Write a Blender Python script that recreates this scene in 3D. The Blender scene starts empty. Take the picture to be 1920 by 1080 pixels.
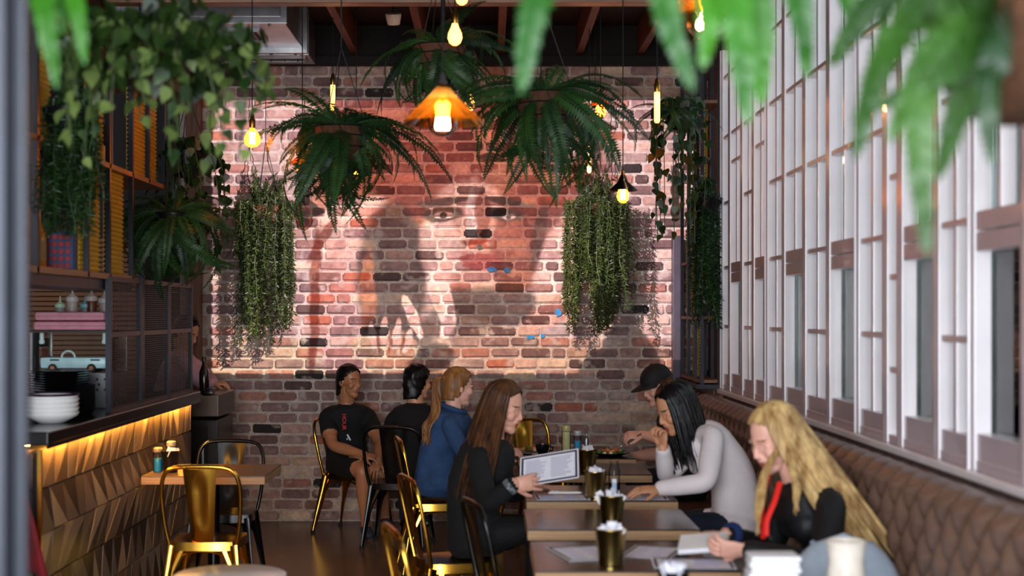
import bpy, bmesh, math, random
from math import sin, cos, pi, sqrt, radians as R, atan2, exp
from mathutils import Vector as V, Matrix, Euler, noise, kdtree
rnd = random.Random(7)
scene = bpy.context.scene
COL = scene.collection

# ---------------------------------------------------------------- camera
F, CX, CY, H = 2667.0, 915.0, 588.0, 1.65       # focal length and principal point in px of a 1920x1080 frame, eye height
cam = bpy.data.cameras.new('camera'); camo = bpy.data.objects.new('camera', cam); COL.objects.link(camo)
camo.location = (0, 0, H); camo.rotation_euler = (pi/2, 0, 0)
cam.sensor_width = 36; cam.lens = F*36/1920
cam.shift_x = (960-CX)/1920; cam.shift_y = (CY-540)/1920
cam.clip_start = .05; cam.clip_end = 200
cam.dof.use_dof = True; cam.dof.focus_distance = 10.2; cam.dof.aperture_fstop = 1.9
scene.camera = camo
vs = scene.view_settings
vs.view_transform = 'Standard'; vs.look = 'None'; vs.exposure = 0.0; vs.gamma = 1; vs.use_curve_mapping = False

# ---------------------------------------------------------------- world and daylight
w = bpy.data.worlds.new('overcast_sky'); scene.world = w; w.use_nodes = True
bg = w.node_tree.nodes['Background']; bg.inputs[0].default_value = (.86, .92, 1, 1); bg.inputs[1].default_value = 2.3
def area_light(name, loc, rot, sx, sy, power, col):
    l = bpy.data.lights.new(name, 'AREA'); l.shape = 'RECTANGLE'; l.size = sx; l.size_y = sy; l.energy = power; l.color = col
    o = bpy.data.objects.new(name, l); COL.objects.link(o); o.location = loc; o.rotation_euler = rot
    return o
area_light('shopfront_daylight', (-.9, -1.6, 2.0), (R(90), 0, R(-2)), 3.6, 2.6, 465, (.90, .94, 1))

def at(x, y, Y):                      # point at depth Y that the photo shows at pixel x, y
    return V(((x-CX)*Y/F, Y, H-(y-CY)*Y/F))

# ---------------------------------------------------------------- materials
def lin(c):
    if isinstance(c, str):
        c = tuple(int(c[i:i+2], 16)/255 for i in (1, 3, 5))
    return tuple(((v/12.92) if v <= .04045 else ((v+.055)/1.055)**2.4) for v in c[:3])+(1,)
MATS = {}
def mat(name, col, rough=.5, metal=0, var=.12, scale=12, bump=0, bscale=None, emis=None, est=0, trans=0, coat=0, col2=None, stretch=(1,1,1), spec=.5, sheen=0, subs=0, coords='Object', ior=1.45):
    if name in MATS: return MATS[name]
    m = bpy.data.materials.new(name); m.use_nodes = True; MATS[name] = m
    nt = m.node_tree; N = nt.nodes; L = nt.links; b = N['Principled BSDF']
    c = lin(col)
    b.inputs['Roughness'].default_value = rough; b.inputs['Metallic'].default_value = metal
    b.inputs['Specular IOR Level'].default_value = spec; b.inputs['IOR'].default_value = ior
    b.inputs['Transmission Weight'].default_value = trans; b.inputs['Coat Weight'].default_value = coat
    b.inputs['Sheen Weight'].default_value = sheen
    if subs:
        b.inputs['Subsurface Weight'].default_value = subs; b.inputs['Subsurface Radius'].default_value = (.012, .005, .003); b.inputs['Subsurface Scale'].default_value = 1
    tc = N.new('ShaderNodeTexCoord'); mp = N.new('ShaderNodeMapping'); mp.inputs['Scale'].default_value = stretch
    L.new(tc.outputs[coords], mp.inputs[0])
    if var > 0 or col2:
        n = N.new('ShaderNodeTexNoise'); n.inputs['Scale'].default_value = scale; n.inputs['Detail'].default_value = 5; n.inputs['Roughness'].default_value = .6
        L.new(mp.outputs[0], n.inputs['Vector'])
        rp = N.new('ShaderNodeValToRGB'); L.new(n.outputs['Fac'], rp.inputs[0])
        c2 = lin(col2) if col2 else tuple(min(1, v*(1+var)) for v in c[:3])+(1,)
        c1 = c if col2 else tuple(v*(1-var) for v in c[:3])+(1,)
        rp.color_ramp.elements[0].position = .35; rp.color_ramp.elements[1].position = .65
        rp.color_ramp.elements[0].color = c1; rp.color_ramp.elements[1].color = c2
        L.new(rp.outputs[0], b.inputs['Base Color'])
    else:
        b.inputs['Base Color'].default_value = c
    if bump:
        n2 = N.new('ShaderNodeTexNoise'); n2.inputs['Scale'].default_value = bscale or scale*4; n2.inputs['Detail'].default_value = 4
        L.new(mp.outputs[0], n2.inputs['Vector'])
        bp = N.new('ShaderNodeBump'); bp.inputs['Strength'].default_value = bump; bp.inputs['Distance'].default_value = .01
        L.new(n2.outputs['Fac'], bp.inputs['Height']); L.new(bp.outputs[0], b.inputs['Normal'])
    if emis:
        b.inputs['Emission Color'].default_value = lin(emis); b.inputs['Emission Strength'].default_value = est
    return m
def thin_glass(name, tint, gloss=.12, rough=.02):
    m = bpy.data.materials.new(name); m.use_nodes = True; MATS[name] = m
    N = m.node_tree.nodes; L = m.node_tree.links; N.remove(N['Principled BSDF']); out = N['Material Output']
    t = N.new('ShaderNodeBsdfTransparent'); t.inputs[0].default_value = lin(tint)
    g = N.new('ShaderNodeBsdfGlossy'); g.inputs['Roughness'].default_value = rough
    fr = N.new('ShaderNodeLayerWeight'); fr.inputs[0].default_value = gloss
    mx = N.new('ShaderNodeMixShader'); L.new(fr.outputs['Fresnel'], mx.inputs[0]); L.new(t.outputs[0], mx.inputs[1]); L.new(g.outputs[0], mx.inputs[2])
    L.new(mx.outputs[0], out.inputs[0]); return m
def leaf_mat(name, c1, c2, rough=.45, trans=.35, scale=6):
    m = bpy.data.materials.new(name); m.use_nodes = True; MATS[name] = m
    N = m.node_tree.nodes; L = m.node_tree.links; b = N['Principled BSDF']; out = N['Material Output']
    oi = N.new('ShaderNodeObjectInfo'); gm = N.new('ShaderNodeNewGeometry')
    n = N.new('ShaderNodeTexNoise'); n.inputs['Scale'].default_value = scale; L.new(gm.outputs['Position'], n.inputs['Vector'])
    ad = N.new('ShaderNodeMath'); ad.operation = 'MULTIPLY_ADD'; L.new(oi.outputs['Random'], ad.inputs[0]); ad.inputs[1].default_value = .5; 
    sb = N.new('ShaderNodeMath'); sb.operation = 'SUBTRACT'; L.new(n.outputs['Fac'], sb.inputs[0]); sb.inputs[1].default_value = .25; L.new(sb.outputs[0], ad.inputs[2])
    rp = N.new('ShaderNodeValToRGB'); rp.color_ramp.elements[0].color = lin(c1); rp.color_ramp.elements[1].color = lin(c2)
    rp.color_ramp.elements[0].position = .2; rp.color_ramp.elements[1].position = .8
    L.new(ad.outputs[0], rp.inputs[0]); L.new(rp.outputs[0], b.inputs['Base Color']); b.inputs['Roughness'].default_value = rough
    t = N.new('ShaderNodeBsdfTranslucent'); L.new(rp.outputs[0], t.inputs[0])
    mx = N.new('ShaderNodeMixShader'); mx.inputs[0].default_value = trans; L.new(b.outputs[0], mx.inputs[1]); L.new(t.outputs[0], mx.inputs[2]); L.new(mx.outputs[0], out.inputs[0])
    return m
def wood(name, c1, c2, rough=.35, axis=0, scale=3, coat=0, bump=.05):
    st = [14, 14, 14]; st[axis] = 1
    return mat(name, c1, rough, col2=c2, scale=scale, stretch=tuple(st), bump=bump, bscale=scale*3, coat=coat)

GOLD = mat('polished_gold_metal', '#d9a441', .17, 1, var=.06, scale=3)
GOLD2 = mat('brushed_brass', '#b39a5c', .24, 1, var=.08, scale=8, stretch=(1,1,.1))
BLACKM = mat('black_gloss_metal', '#0d0d0f', .22, .3, var=.1)
DARKSTEEL = mat('dark_steel', '#23252c', .4, .6, var=.15, bump=.05)
STEEL = mat('galvanised_steel', '#9a9a9c', .34, .85, var=.2, scale=5, bump=.06)
CERW = mat('white_ceramic', '#e6e4e2', .2, var=.03)
CERB = mat('black_ceramic', '#0e0e10', .25, var=.1)
PAPER = mat('paper_white', '#e9e8f2', .7, var=.03, scale=30)
PLASTIC_W = mat('white_plastic', '#dcdcdc', .4, var=.03)
RUBBER = mat('black_rubber', '#101012', .7, var=.1)
CORD = mat('black_cord', '#0a0909', .6, var=.1)
BRASS = mat('aged_brass', '#a57a35', .3, 1, var=.15)
GLASS = thin_glass('clear_glass', '#f6fbfa', .2)
AMBER = thin_glass('amber_glass', '#e89a3a', .25)
def glow_glass(name, tint, tr=.35, em=0):      # coloured lamp glass: lets light through and scatters part of it
    m = thin_glass(name, tint, .2); N = m.node_tree.nodes; L = m.node_tree.links; mx0 = [n for n in N if n.type == 'MIX_SHADER'][0]
    t = N.new('ShaderNodeBsdfTranslucent'); t.inputs[0].default_value = lin(tint); m2 = N.new('ShaderNodeMixShader'); m2.inputs[0].default_value = tr
    L.new(mx0.outputs[0], m2.inputs[1]); L.new(t.outputs[0], m2.inputs[2]); src = m2.outputs[0]
    if em:
        e = N.new('ShaderNodeEmission'); e.inputs[0].default_value = lin(tint); e.inputs[1].default_value = em; ad = N.new('ShaderNodeAddShader'); L.new(src, ad.inputs[0]); L.new(e.outputs[0], ad.inputs[1]); src = ad.outputs[0]
    L.new(src, N['Material Output'].inputs[0]); return m
AMBER = glow_glass('amber_lamp_glass', '#f2bd68', .12); AMBULB = glow_glass('amber_bulb_glass', '#ffa23c', .2, .35)
FIL = mat('glowing_filament', '#ffd9a0', .5, var=0, emis='#ffdcae', est=55)
BULBGLOW = mat('lit_bulb_glass', '#ffe2b0', .3, var=0, emis='#ffb04e', est=4.5)

# ---------------------------------------------------------------- mesh helpers
class MB:
    def __init__(s): s.v = []; s.f = []; s.m = []
    def add(s, vs, fs, mi=0, M=None):
        o = len(s.v)
        s.v += [tuple(M @ V(v)) if M is not None else tuple(v) for v in vs]
        s.f += [tuple(i+o for i in f) for f in fs]; s.m += [mi]*len(fs); return s
    def box(s, c, d, M=None, mi=0, bev=0):
        x, y, z = c; a, b, e = d[0]/2, d[1]/2, d[2]/2
        if bev <= 0:
            vs = [(x+i*a, y+j*b, z+k*e) for i in (-1,1) for j in (-1,1) for k in (-1,1)]
            fs = [(0,1,3,2),(4,6,7,5),(0,4,5,1),(2,3,7,6),(0,2,6,4),(1,5,7,3)]
            return s.add(vs, fs, mi, M)
        bm = bmesh.new(); bmesh.ops.create_cube(bm, size=1)
        for v in bm.verts: v.co = V((x+v.co.x*2*a, y+v.co.y*2*b, z+v.co.z*2*e))
        bmesh.ops.bevel(bm, geom=bm.edges[:], offset=min(bev, a*.95, b*.95, e*.95), segments=2, affect='EDGES', profile=.6)
        bm.verts.index_update(); vs = [v.co.copy() for v in bm.verts]; fs = [[v.index for v in f.verts] for f in bm.faces]; bm.free()
        return s.add(vs, fs, mi, M)
    def tube(s, pts, rad, n=8, M=None, mi=0, flat=1.0, cap=True, up=None, closed=False):
        pts = [V(p) for p in pts]; k = len(pts)
        if not hasattr(rad, '__len__'): rad = [rad]*k
        vs = []; fs = []
        u = None
        for i in range(k):
            if closed: t = pts[(i+1) % k]-pts[i-1]
            else: t = pts[min(i+1, k-1)]-pts[max(i-1, 0)]
            t = t.normalized() if t.length > 1e-9 else V((0,0,1))
            if u is None:
                a = V(up) if up else (V((0,0,1)) if abs(t.z) < .9 else V((1,0,0)))
                u = (a-t*a.dot(t)).normalized()
            else:
                u = (u-t*u.dot(t)); u = u.normalized() if u.length > 1e-6 else V((1,0,0))
            b = t.cross(u)
            for j in range(n):
                an = 2*pi*j/n
                vs.append(pts[i]+(b*cos(an)+u*sin(an)*flat)*rad[i])
        for i in range(k if closed else k-1):
            i2 = (i+1) % k
            for j in range(n):
                fs.append((i*n+j, i*n+(j+1)%n, i2*n+(j+1)%n, i2*n+j))
        if cap and not closed:
            fs.append(tuple(range(n-1, -1, -1))); fs.append(tuple((k-1)*n+j for j in range(n)))
        return s.add(vs, fs, mi, M)
    def cyl(s, a, b, r0, r1=None, n=12, M=None, mi=0): return s.tube([a, b], [r0, r0 if r1 is None else r1], n, M, mi)
    def lathe(s, prof, n=20, M=None, mi=0, c=(0,0,0), capb=True, capt=True):
        vs = []; fs = []
        for r, z in prof:
            for j in range(n):
                a = 2*pi*j/n; vs.append((c[0]+r*cos(a), c[1]+r*sin(a), c[2]+z))
        for i in range(len(prof)-1):
            for j in range(n): fs.append((i*n+j, i*n+(j+1)%n, (i+1)*n+(j+1)%n, (i+1)*n+j))
        if capb: fs.append(tuple(range(n-1,-1,-1)))
        if capt: fs.append(tuple((len(prof)-1)*n+j for j in range(n)))
        return s.add(vs, fs, mi, M)
    def ball(s, c, r, n=12, M=None, mi=0, rot=None):
        if not hasattr(r, '__len__'): r = (r,r,r)
        vs = []; fs = []; m = max(5, n*2//3); A = Euler(rot).to_matrix() if rot is not None else None
        for i in range(1, m):
            p = pi*i/m
            for j in range(n):
                a = 2*pi*j/n; q = V((r[0]*sin(p)*cos(a), r[1]*sin(p)*sin(a), r[2]*cos(p)))
                if A: q = A @ q
                vs.append(V(c)+q)
        for e in (1,-1):
            q = V((0,0,r[2]*e)); 
            if A: q = A @ q
            vs.append(V(c)+q)
        T = len(vs)-2; B = T+1
        for i in range(m-2):
            for j in range(n): fs.append((i*n+j, (i+1)*n+j, (i+1)*n+(j+1)%n, i*n+(j+1)%n))
        for j in range(n): fs.append((T, j, (j+1)%n)); fs.append((B, (m-2)*n+(j+1)%n, (m-2)*n+j))
        return s.add(vs, fs, mi, M)
    def prism(s, poly, h0, h1, M=None, mi=0):    # polygon in xy, extruded in z
        n = len(poly); vs = [(p[0],p[1],h0) for p in poly]+[(p[0],p[1],h1) for p in poly]
        fs = [tuple(range(n-1,-1,-1)), tuple(range(n,2*n))]+[(i,(i+1)%n,n+(i+1)%n,n+i) for i in range(n)]
        return s.add(vs, fs, mi, M)
    def mesh(s, name, mats, smooth=False):
        me = bpy.data.meshes.new(name); me.from_pydata([tuple(v) for v in s.v], [], s.f); me.update()
        if not isinstance(mats, (list, tuple)): mats = [mats]
        for m in mats: me.materials.append(m)
        if len(mats) > 1: me.polygons.foreach_set('material_index', s.m)
        if smooth:
            me.polygons.foreach_set('use_smooth', [True]*len(s.f))
            try: me.set_sharp_from_angle(angle=R(45) if smooth is True else smooth)
            except Exception: pass
        return me
    def build(s, name, mats, parent=None, loc=(0,0,0), rot=(0,0,0), smooth=False):
        return link(name, s.mesh(name, mats, smooth), parent, loc, rot)
def link(name, me, parent=None, loc=(0,0,0), rot=(0,0,0), scale=None):
    o = bpy.data.objects.new(name, me); COL.objects.link(o); o.location = loc; o.rotation_euler = rot
    if scale is not None: o.scale = scale if hasattr(scale, '__len__') else (scale,)*3
    if parent: o.parent = parent
    return o
def tag(o, label=None, cat=None, group=None, kind=None):
    if label: o['label'] = label
    if cat: o['category'] = cat
    if group: o['group'] = group
    if kind: o['kind'] = kind
    return o
def thing(name, label, cat, loc=(0,0,0), rz=0, group=None):
    o = bpy.data.objects.new(name, None); o.empty_display_size = .1; COL.objects.link(o); o.location = loc; o.rotation_euler = (0,0,rz)
    return tag(o, label, cat, group)
def struct(name, mb, m, parent=None, smooth=False):
    o = mb.build(name, m, parent, smooth=smooth)
    if not parent: o['kind'] = 'structure'
    return o
def sempty(name):
    o = bpy.data.objects.new(name, None); COL.objects.link(o); o['kind'] = 'structure'; return o
def dup(root, label=None, loc=None, rz=None, group=None):
    def cp(o, p):
        c = o.copy(); COL.objects.link(c); c.parent = p
        if p: c.matrix_parent_inverse = o.matrix_parent_inverse.copy()
        for ch in o.children: cp(ch, c)
        return c
    r = cp(root, None)
    if label: r['label'] = label
    if group: r['group'] = group
    if loc is not None: r.location = loc
    if rz is not None: r.rotation_euler = (0,0,rz)
    return r
def smoothcurve(pts, n=8):            # Catmull-Rom
    pts = [V(p) for p in pts]; out = []
    for i in range(len(pts)-1):
        p0 = pts[max(i-1,0)]; p1 = pts[i]; p2 = pts[i+1]; p3 = pts[min(i+2,len(pts)-1)]
        for j in range(n):
            t = j/n; out.append(.5*((2*p1)+(p2-p0)*t+(2*p0-5*p1+4*p2-p3)*t*t+(3*p1-p0-3*p2+p3)*t**3))
    out.append(pts[-1]); return out
def lerp(a, b, t): return a+(b-a)*t
# ================================================================ the setting
D = 11.3                    # back wall
XW = 1.65                   # inner plane of the window wall
ZC = 3.92
CONC = mat('polished_concrete', '#6a5848', .24, var=0, col2='#55463a', scale=2.2, bump=.02, bscale=30)
struct('floor', MB().box((-.9, 5, -.05), (6, 13.4, .1)), CONC)
BOARD = wood('dark_ceiling_boards', '#1c100b', '#2a170e', .7, axis=1, scale=2)
struct('ceiling', MB().box((-.9, 5, ZC+.05), (6, 13.4, .1)), BOARD)
JOIST = wood('stained_joist', '#4a2413', '#6b3519', .55, axis=1, scale=2)
for i, x in enumerate((-2.6, -2.1, -1.6, -1.05, -.5, .1, .72, 1.2, 1.55)):
    struct('trim_%d' % (i+1), MB().box((x, 5.2, 3.8), (.055, 12.2, .22), bev=.004), JOIST)
LTW = wood('pale_timber_beam', '#6e4f3c', '#8d6a50', .45, axis=0, scale=2)
struct('trim_10', MB().box((-.3, 8.61, 3.62), (4.0, .12, .2), bev=.01), LTW)
struct('trim_11', MB().box((-.3, 11.2, 3.64), (4.0, .1, .07), bev=.006).box((-.3, 11.24, 3.79), (4.0, .05, .26)), mat('black_beam_and_void', '#0a0706', .8))  # upper board is added, coloured black for the unlit ceiling void

# --- back wall: mortar with bricks
MORTAR = mat('lime_mortar', '#b5a89e', .9, var=.2, scale=30, bump=.5, bscale=90, coords='Object')
wb = struct('wall_back', MB().box((-.25, D+.06, 1.96), (4.4, .1, 3.92)), MORTAR)
def brick_material(name, attr):
    m = bpy.data.materials.new(name); m.use_nodes = True; N = m.node_tree.nodes; L = m.node_tree.links; b = N['Principled BSDF']
    if attr:
        c = N.new('ShaderNodeAttribute'); c.attribute_name = 'tone'; co = c.outputs['Color']
    else:
        c = N.new('ShaderNodeObjectInfo'); co = c.outputs['Color']
    g = N.new('ShaderNodeNewGeometry')
    n1 = N.new('ShaderNodeTexNoise'); n1.inputs['Scale'].default_value = 14; n1.inputs['Detail'].default_value = 6; n1.inputs['Roughness'].default_value = .7
    n2 = N.new('ShaderNodeTexNoise'); n2.inputs['Scale'].default_value = 9; n2.inputs['Detail'].default_value = 5
    mp = N.new('ShaderNodeMapping'); mp.inputs['Location'].default_value = (7, 3, 5); L.new(g.outputs['Position'], mp.inputs[0])
    L.new(g.outputs['Position'], n1.inputs['Vector']); L.new(mp.outputs[0], n2.inputs['Vector'])
    r1 = N.new('ShaderNodeValToRGB'); r1.color_ramp.elements[0].position = .3; r1.color_ramp.elements[0].color = (.6,.56,.56,1); r1.color_ramp.elements[1].position = .7; r1.color_ramp.elements[1].color = (1.35,1.3,1.25,1)
    L.new(n1.outputs['Fac'], r1.inputs[0])
    mu = N.new('ShaderNodeMix'); mu.data_type = 'RGBA'; mu.blend_type = 'MULTIPLY'; mu.inputs[0].default_value = 1
    L.new(co, mu.inputs[6]); L.new(r1.outputs[0], mu.inputs[7])
    r2 = N.new('ShaderNodeValToRGB'); r2.color_ramp.elements[0].position = .56; r2.color_ramp.elements[0].color = (0,0,0,1); r2.color_ramp.elements[1].position = .68; r2.color_ramp.elements[1].color = (.75,.75,.75,1)
    L.new(n2.outputs['Fac'], r2.inputs[0])
    mx = N.new('ShaderNodeMix'); mx.data_type = 'RGBA'; L.new(r2.outputs[0], mx.inputs[0]); L.new(mu.outputs[2], mx.inputs[6]); mx.inputs[7].default_value = lin('#b3a69c')
    L.new(mx.outputs[2], b.inputs['Base Color']); b.inputs['Roughness'].default_value = .88
    bp = N.new('ShaderNodeBump'); bp.inputs['Strength'].default_value = .6; bp.inputs['Distance'].default_value = .006
    n3 = N.new('ShaderNodeTexNoise'); n3.inputs['Scale'].default_value = 70; n3.inputs['Detail'].default_value = 5; L.new(g.outputs['Position'], n3.inputs['Vector'])
    L.new(n3.outputs['Fac'], bp.inputs['Height']); L.new(bp.outputs[0], b.inputs['Normal'])
    return m
BR1 = brick_material('reclaimed_brick', False); BR2 = brick_material('reclaimed_brick_field', True)
TONES = [('#8d7472',5),('#7f6867',5),('#a0847b',4),('#6b5453',2.5),('#9a8781',4),('#a07468',2.5),('#a66a56',1),('#b59c90',3),('#54423f',1.6),('#c6b39f',2.2),('#2a2224',.6),('#ad9484',2.5),('#86655e',2)]
def brick_tone():
    t = rnd.choices([a for a,_ in TONES], [b for _,b in TONES])[0]; c = lin(t); k = rnd.uniform(.85, 1.12)
    return (c[0]*k, c[1]*k, c[2]*k, 1)
def brick_mesh(l, h, seed, d=.02):
    r = random.Random(seed); bm = bmesh.new(); bmesh.ops.create_cube(bm, size=1)
    for v in bm.verts:
        v.co = V((v.co.x*l+r.uniform(-.004,.004), v.co.y*d*2, v.co.z*h+r.uniform(-.003,.003)))
    fe = [e for e in bm.edges if all(v.co.y < 0 for v in e.verts) or abs(e.verts[0].co.y-e.verts[1].co.y) > .01]
    bmesh.ops.bevel(bm, geom=fe, offset=r.uniform(.008,.013), segments=2, affect='EDGES')
    me = bpy.data.meshes.new('brick'); bm.to_mesh(me); bm.free(); return me
FULL = [brick_mesh(.223, .069, i) for i in range(8)]; HALF = [brick_mesh(.104, .069, 20+i) for i in range(4)]; THIRD = [brick_mesh(.164, .069, 30+i) for i in range(3)]
for me in FULL+HALF+THIRD: me.materials.append(BR1)
PX, PZ = .2395, .0862
spots = []
for r_ in range(0, 45):
    z = .045+r_*PZ; x = -2.36+(r_ % 2)*.12+rnd.uniform(-.02, .02)
    while x < 1.66:
        k = rnd.random()
        typ = 0 if k < .80 else (1 if k < .90 else 2)
        l = (.2395, .1195, .18)[typ]
        spots.append((x+l/2, z, typ)); x += l
def vis(x, z):                          # how clear of plants and people a brick is
    px = CX+x*F/D; py = CY-(z-H)*F/D
    s = 0
    if py < 160 or px < 395 or px > 1262: s -= 3
    if 500 < px < 780 and py < 420: s -= 2
    if 850 < px < 1200 and py < 280: s -= 2
    if 430 < px < 570 and 350 < py < 620: s -= 2
    if 1045 < px < 1195 and 350 < py < 600: s -= 2
    if py > 720 and px > 590: s -= 1.5
    if py > 860: s -= 1
    return s+rnd.uniform(0, .4)
spots.sort(key=lambda q: -vis(q[0], q[1]))
for x, z, t in spots[:300]:
    o = link('brick', rnd.choice((FULL, HALF, THIRD)[t]), wb, (x+rnd.uniform(-.003,.003), D+.012+rnd.uniform(-.004,.003), z), (rnd.uniform(-.02,.02), rnd.uniform(-.012,.012), 0))
    o.color = brick_tone()
rest = MB(); cols = []
for x, z, t in spots[300:]:
    me = rnd.choice((FULL, HALF, THIRD)[t]); M = Matrix.Translation((x, D+.012+rnd.uniform(-.004,.003), z))
    c = brick_tone(); rest.add([v.co for v in me.vertices], [tuple(p.vertices) for p in me.polygons], 0, M); cols += [c]*len(me.vertices)
me = rest.mesh('brick_field', BR2); ca = me.color_attributes.new('tone', 'FLOAT_COLOR', 'POINT')
ca.data.foreach_set('color', [q for c in cols for q in c])
tag(link('brick_field', me, wb), kind='stuff')
# blue paint splashes left on some bricks
PAINT = mat('flaking_blue_paint', '#2f86c4', .8, var=.2, scale=60)
for (px, py, wpx, hpx) in ((922,505,22,10),(950,507,14,9),(1046,586,16,14),(1075,588,8,12),(995,632,22,8),(1017,630,9,10),(900,463,12,10)):
    p = at(px, py, D); mb = MB(); n = 14; k = D/F; sd = rnd.random()*9
    poly = [((wpx/2*(.7+.5*noise.noise((cos(2*pi*i/n)*1.5+sd, sin(2*pi*i/n)*1.5, sd))))*k*cos(2*pi*i/n)*1.2, (hpx/2*(.8+.5*noise.noise((cos(2*pi*i/n)*1.5, sd, sin(2*pi*i/n)*1.5))))*k*sin(2*pi*i/n)*1.2) for i in range(n)]
    mb.prism(poly, -.004, .005); mb.build('paint_patch', PAINT if py > 470 else mat('grey_green_paint', '#46585c', .8), wb, (p.x, D-.008, p.z), (pi/2, 0, 0))

# --- right wall under and over the windows, brick end piece
WALLW = mat('mauve_paint', '#8d7f86', .4, var=.05, scale=3)
BRW = mat('brick_base', '#6a5350', .9, var=0, col2='#82685f', scale=14, bump=.4)
wr = struct('wall_right', MB().box((XW+.1, 5.2, .56), (.2, 12.4, 1.12)).box((XW+.1, 5.2, 3.75), (.2, 12.4, .5)).box((XW+.2, 10.68, 2.3), (.2, 1.3, 3.4)), [BRW])
for r_ in range(6):
    for c_ in range(6):
        o = link('brick', FULL[(r_+c_) % 8], wr, (XW-.004, 9.98+c_*PX+(r_%2)*.12, .66+r_*PZ), (0, 0, -pi/2)); o.color = brick_tone()
struct('wall_left', MB().box((-3.5, 5.2, 1.96), (.2, 12.4, 3.92)), mat('dark_panelling', '#20150f', .7))
struct('wall_kitchen', MB().box((-2.9, D+.4, 1.96), (1.3, .1, 3.92)), mat('dark_kitchen_wall', '#170f0c', .7))
struct('trim_12', MB().box((-2.31, D-.12, 1.96), (.1, .16, 3.92), bev=.006), wood('brown_post', '#4a2a14', '#6a3d1c', .5, axis=2))
struct('trim_13', MB().box((1.485, D-.1, .55), (.07, .12, 1.1), bev=.004).box((1.485, D-.1, 1.66), (.07, .12, 1.2), bev=.004), mat('violet_grey_steel', '#4a444e', .4, .5))

# --- windows on the right: painted timber sashes, glass, daylight behind
FRAME = mat('white_gloss_timber', '#ece6ea', .24, var=.04, scale=4, coat=.3); FRAME_SHADE = mat('white_timber_shade_tint', '#b3a3ab', .24, var=.05, scale=4, coat=.3)
PANE = thin_glass('window_glass', '#eef5f4', .25)
ys = [10.02, 9.71, 9.24, 8.84, 8.41, 7.93, 7.41, 6.89, 6.35, 5.90, 5.69, 5.23, 4.85, 4.36, 3.90, 3.4, 2.9, 2.4]
kinds = 'ABABABABANBABABAB'
DEP = .06; Z0, Z1 = 1.12, 3.5
def shade_room_side(mb, nm, par):       # shade on the white timber's room side is coloured in as mauve taupe
    o = mb.build(nm, [FRAME, FRAME_SHADE], par)
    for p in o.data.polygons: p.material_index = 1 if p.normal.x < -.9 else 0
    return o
for i in range(len(ys)-1):
    yb, ya = ys[i], ys[i+1]; k = kinds[i]; w0 = sempty('window_%d' % (i+1)); yc = (ya+yb)/2; W_ = yb-ya
    def bar(nm, y0, y1, z0, z1, dx=0, dep=DEP): shade_room_side(MB().box((XW+dep/2+dx, (y0+y1)/2, (z0+z1)/2), (dep, y1-y0, z1-z0), bev=.004), nm, w0)
    sw = .038
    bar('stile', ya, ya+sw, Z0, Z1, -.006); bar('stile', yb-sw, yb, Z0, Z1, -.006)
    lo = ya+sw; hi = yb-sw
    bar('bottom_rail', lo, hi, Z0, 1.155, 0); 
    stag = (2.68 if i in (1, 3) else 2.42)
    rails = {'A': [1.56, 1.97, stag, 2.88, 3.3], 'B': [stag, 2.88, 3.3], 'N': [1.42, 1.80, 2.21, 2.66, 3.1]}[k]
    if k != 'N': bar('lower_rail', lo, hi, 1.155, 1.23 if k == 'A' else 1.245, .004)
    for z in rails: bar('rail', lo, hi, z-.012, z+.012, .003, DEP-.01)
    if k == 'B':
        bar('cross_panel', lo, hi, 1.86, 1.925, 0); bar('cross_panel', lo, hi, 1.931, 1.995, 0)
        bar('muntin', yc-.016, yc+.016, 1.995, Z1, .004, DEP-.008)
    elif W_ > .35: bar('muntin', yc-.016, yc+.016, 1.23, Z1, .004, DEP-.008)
    cuts = sorted(set([1.2, Z1]+rails+([1.93] if k == 'B' else [])))
    for za, zb in zip(cuts, cuts[1:]):
        two = W_ > .35 and not (k == 'B' and zb <= 1.94)
        for y0, y1 in ([(ya+.004, yc-.001), (yc+.001, yb-.004)] if two else [(ya+.004, yb-.004)]):
            MB().box((XW+DEP+.004, (y0+y1)/2, (za+zb)/2), (.005, y1-y0, zb-za-.002)).build('pane', PANE, w0)
    if i in (0, 4, 8, 12): MB().tube([(XW-.012, yb-.006, Z0), (XW-.012, yb-.006, Z1)], .006, 8).build('cover_strip', FRAME, w0)
sill = struct('trim_14', MB().box((XW+.01, 6.2, 1.105), (.09, 7.7, .03), bev=.005), FRAME)
# alley outside
ALLEY = mat('alley_wall_paint', '#77827f', .9, var=0, col2='#9c978e', scale=1.5, bump=.3, bscale=30)
aw = struct('wall_alley', MB().box((3.6, 12, 1.12), (.2, 32, 2.25)), ALLEY)
for r_ in range(9):
    for c_ in range(16):
        if rnd.random() < .55:
            o = link('block', FULL[c_ % 8], aw, (3.495, 7.5+c_*.9+(r_%2)*.45+rnd.uniform(-.1,.1), .95+r_*.17), (0,0,-pi/2), (3.2, 1, 1.9)); o.color = lin(rnd.choice(['#8d928e','#a59e94','#748280','#b0a494','#b8a894']))
struct('ground_alley', MB().box((2.7, 12, -.06), (1.7, 32, .1)), mat('alley_concrete', '#8c8c88', .9))

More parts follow.
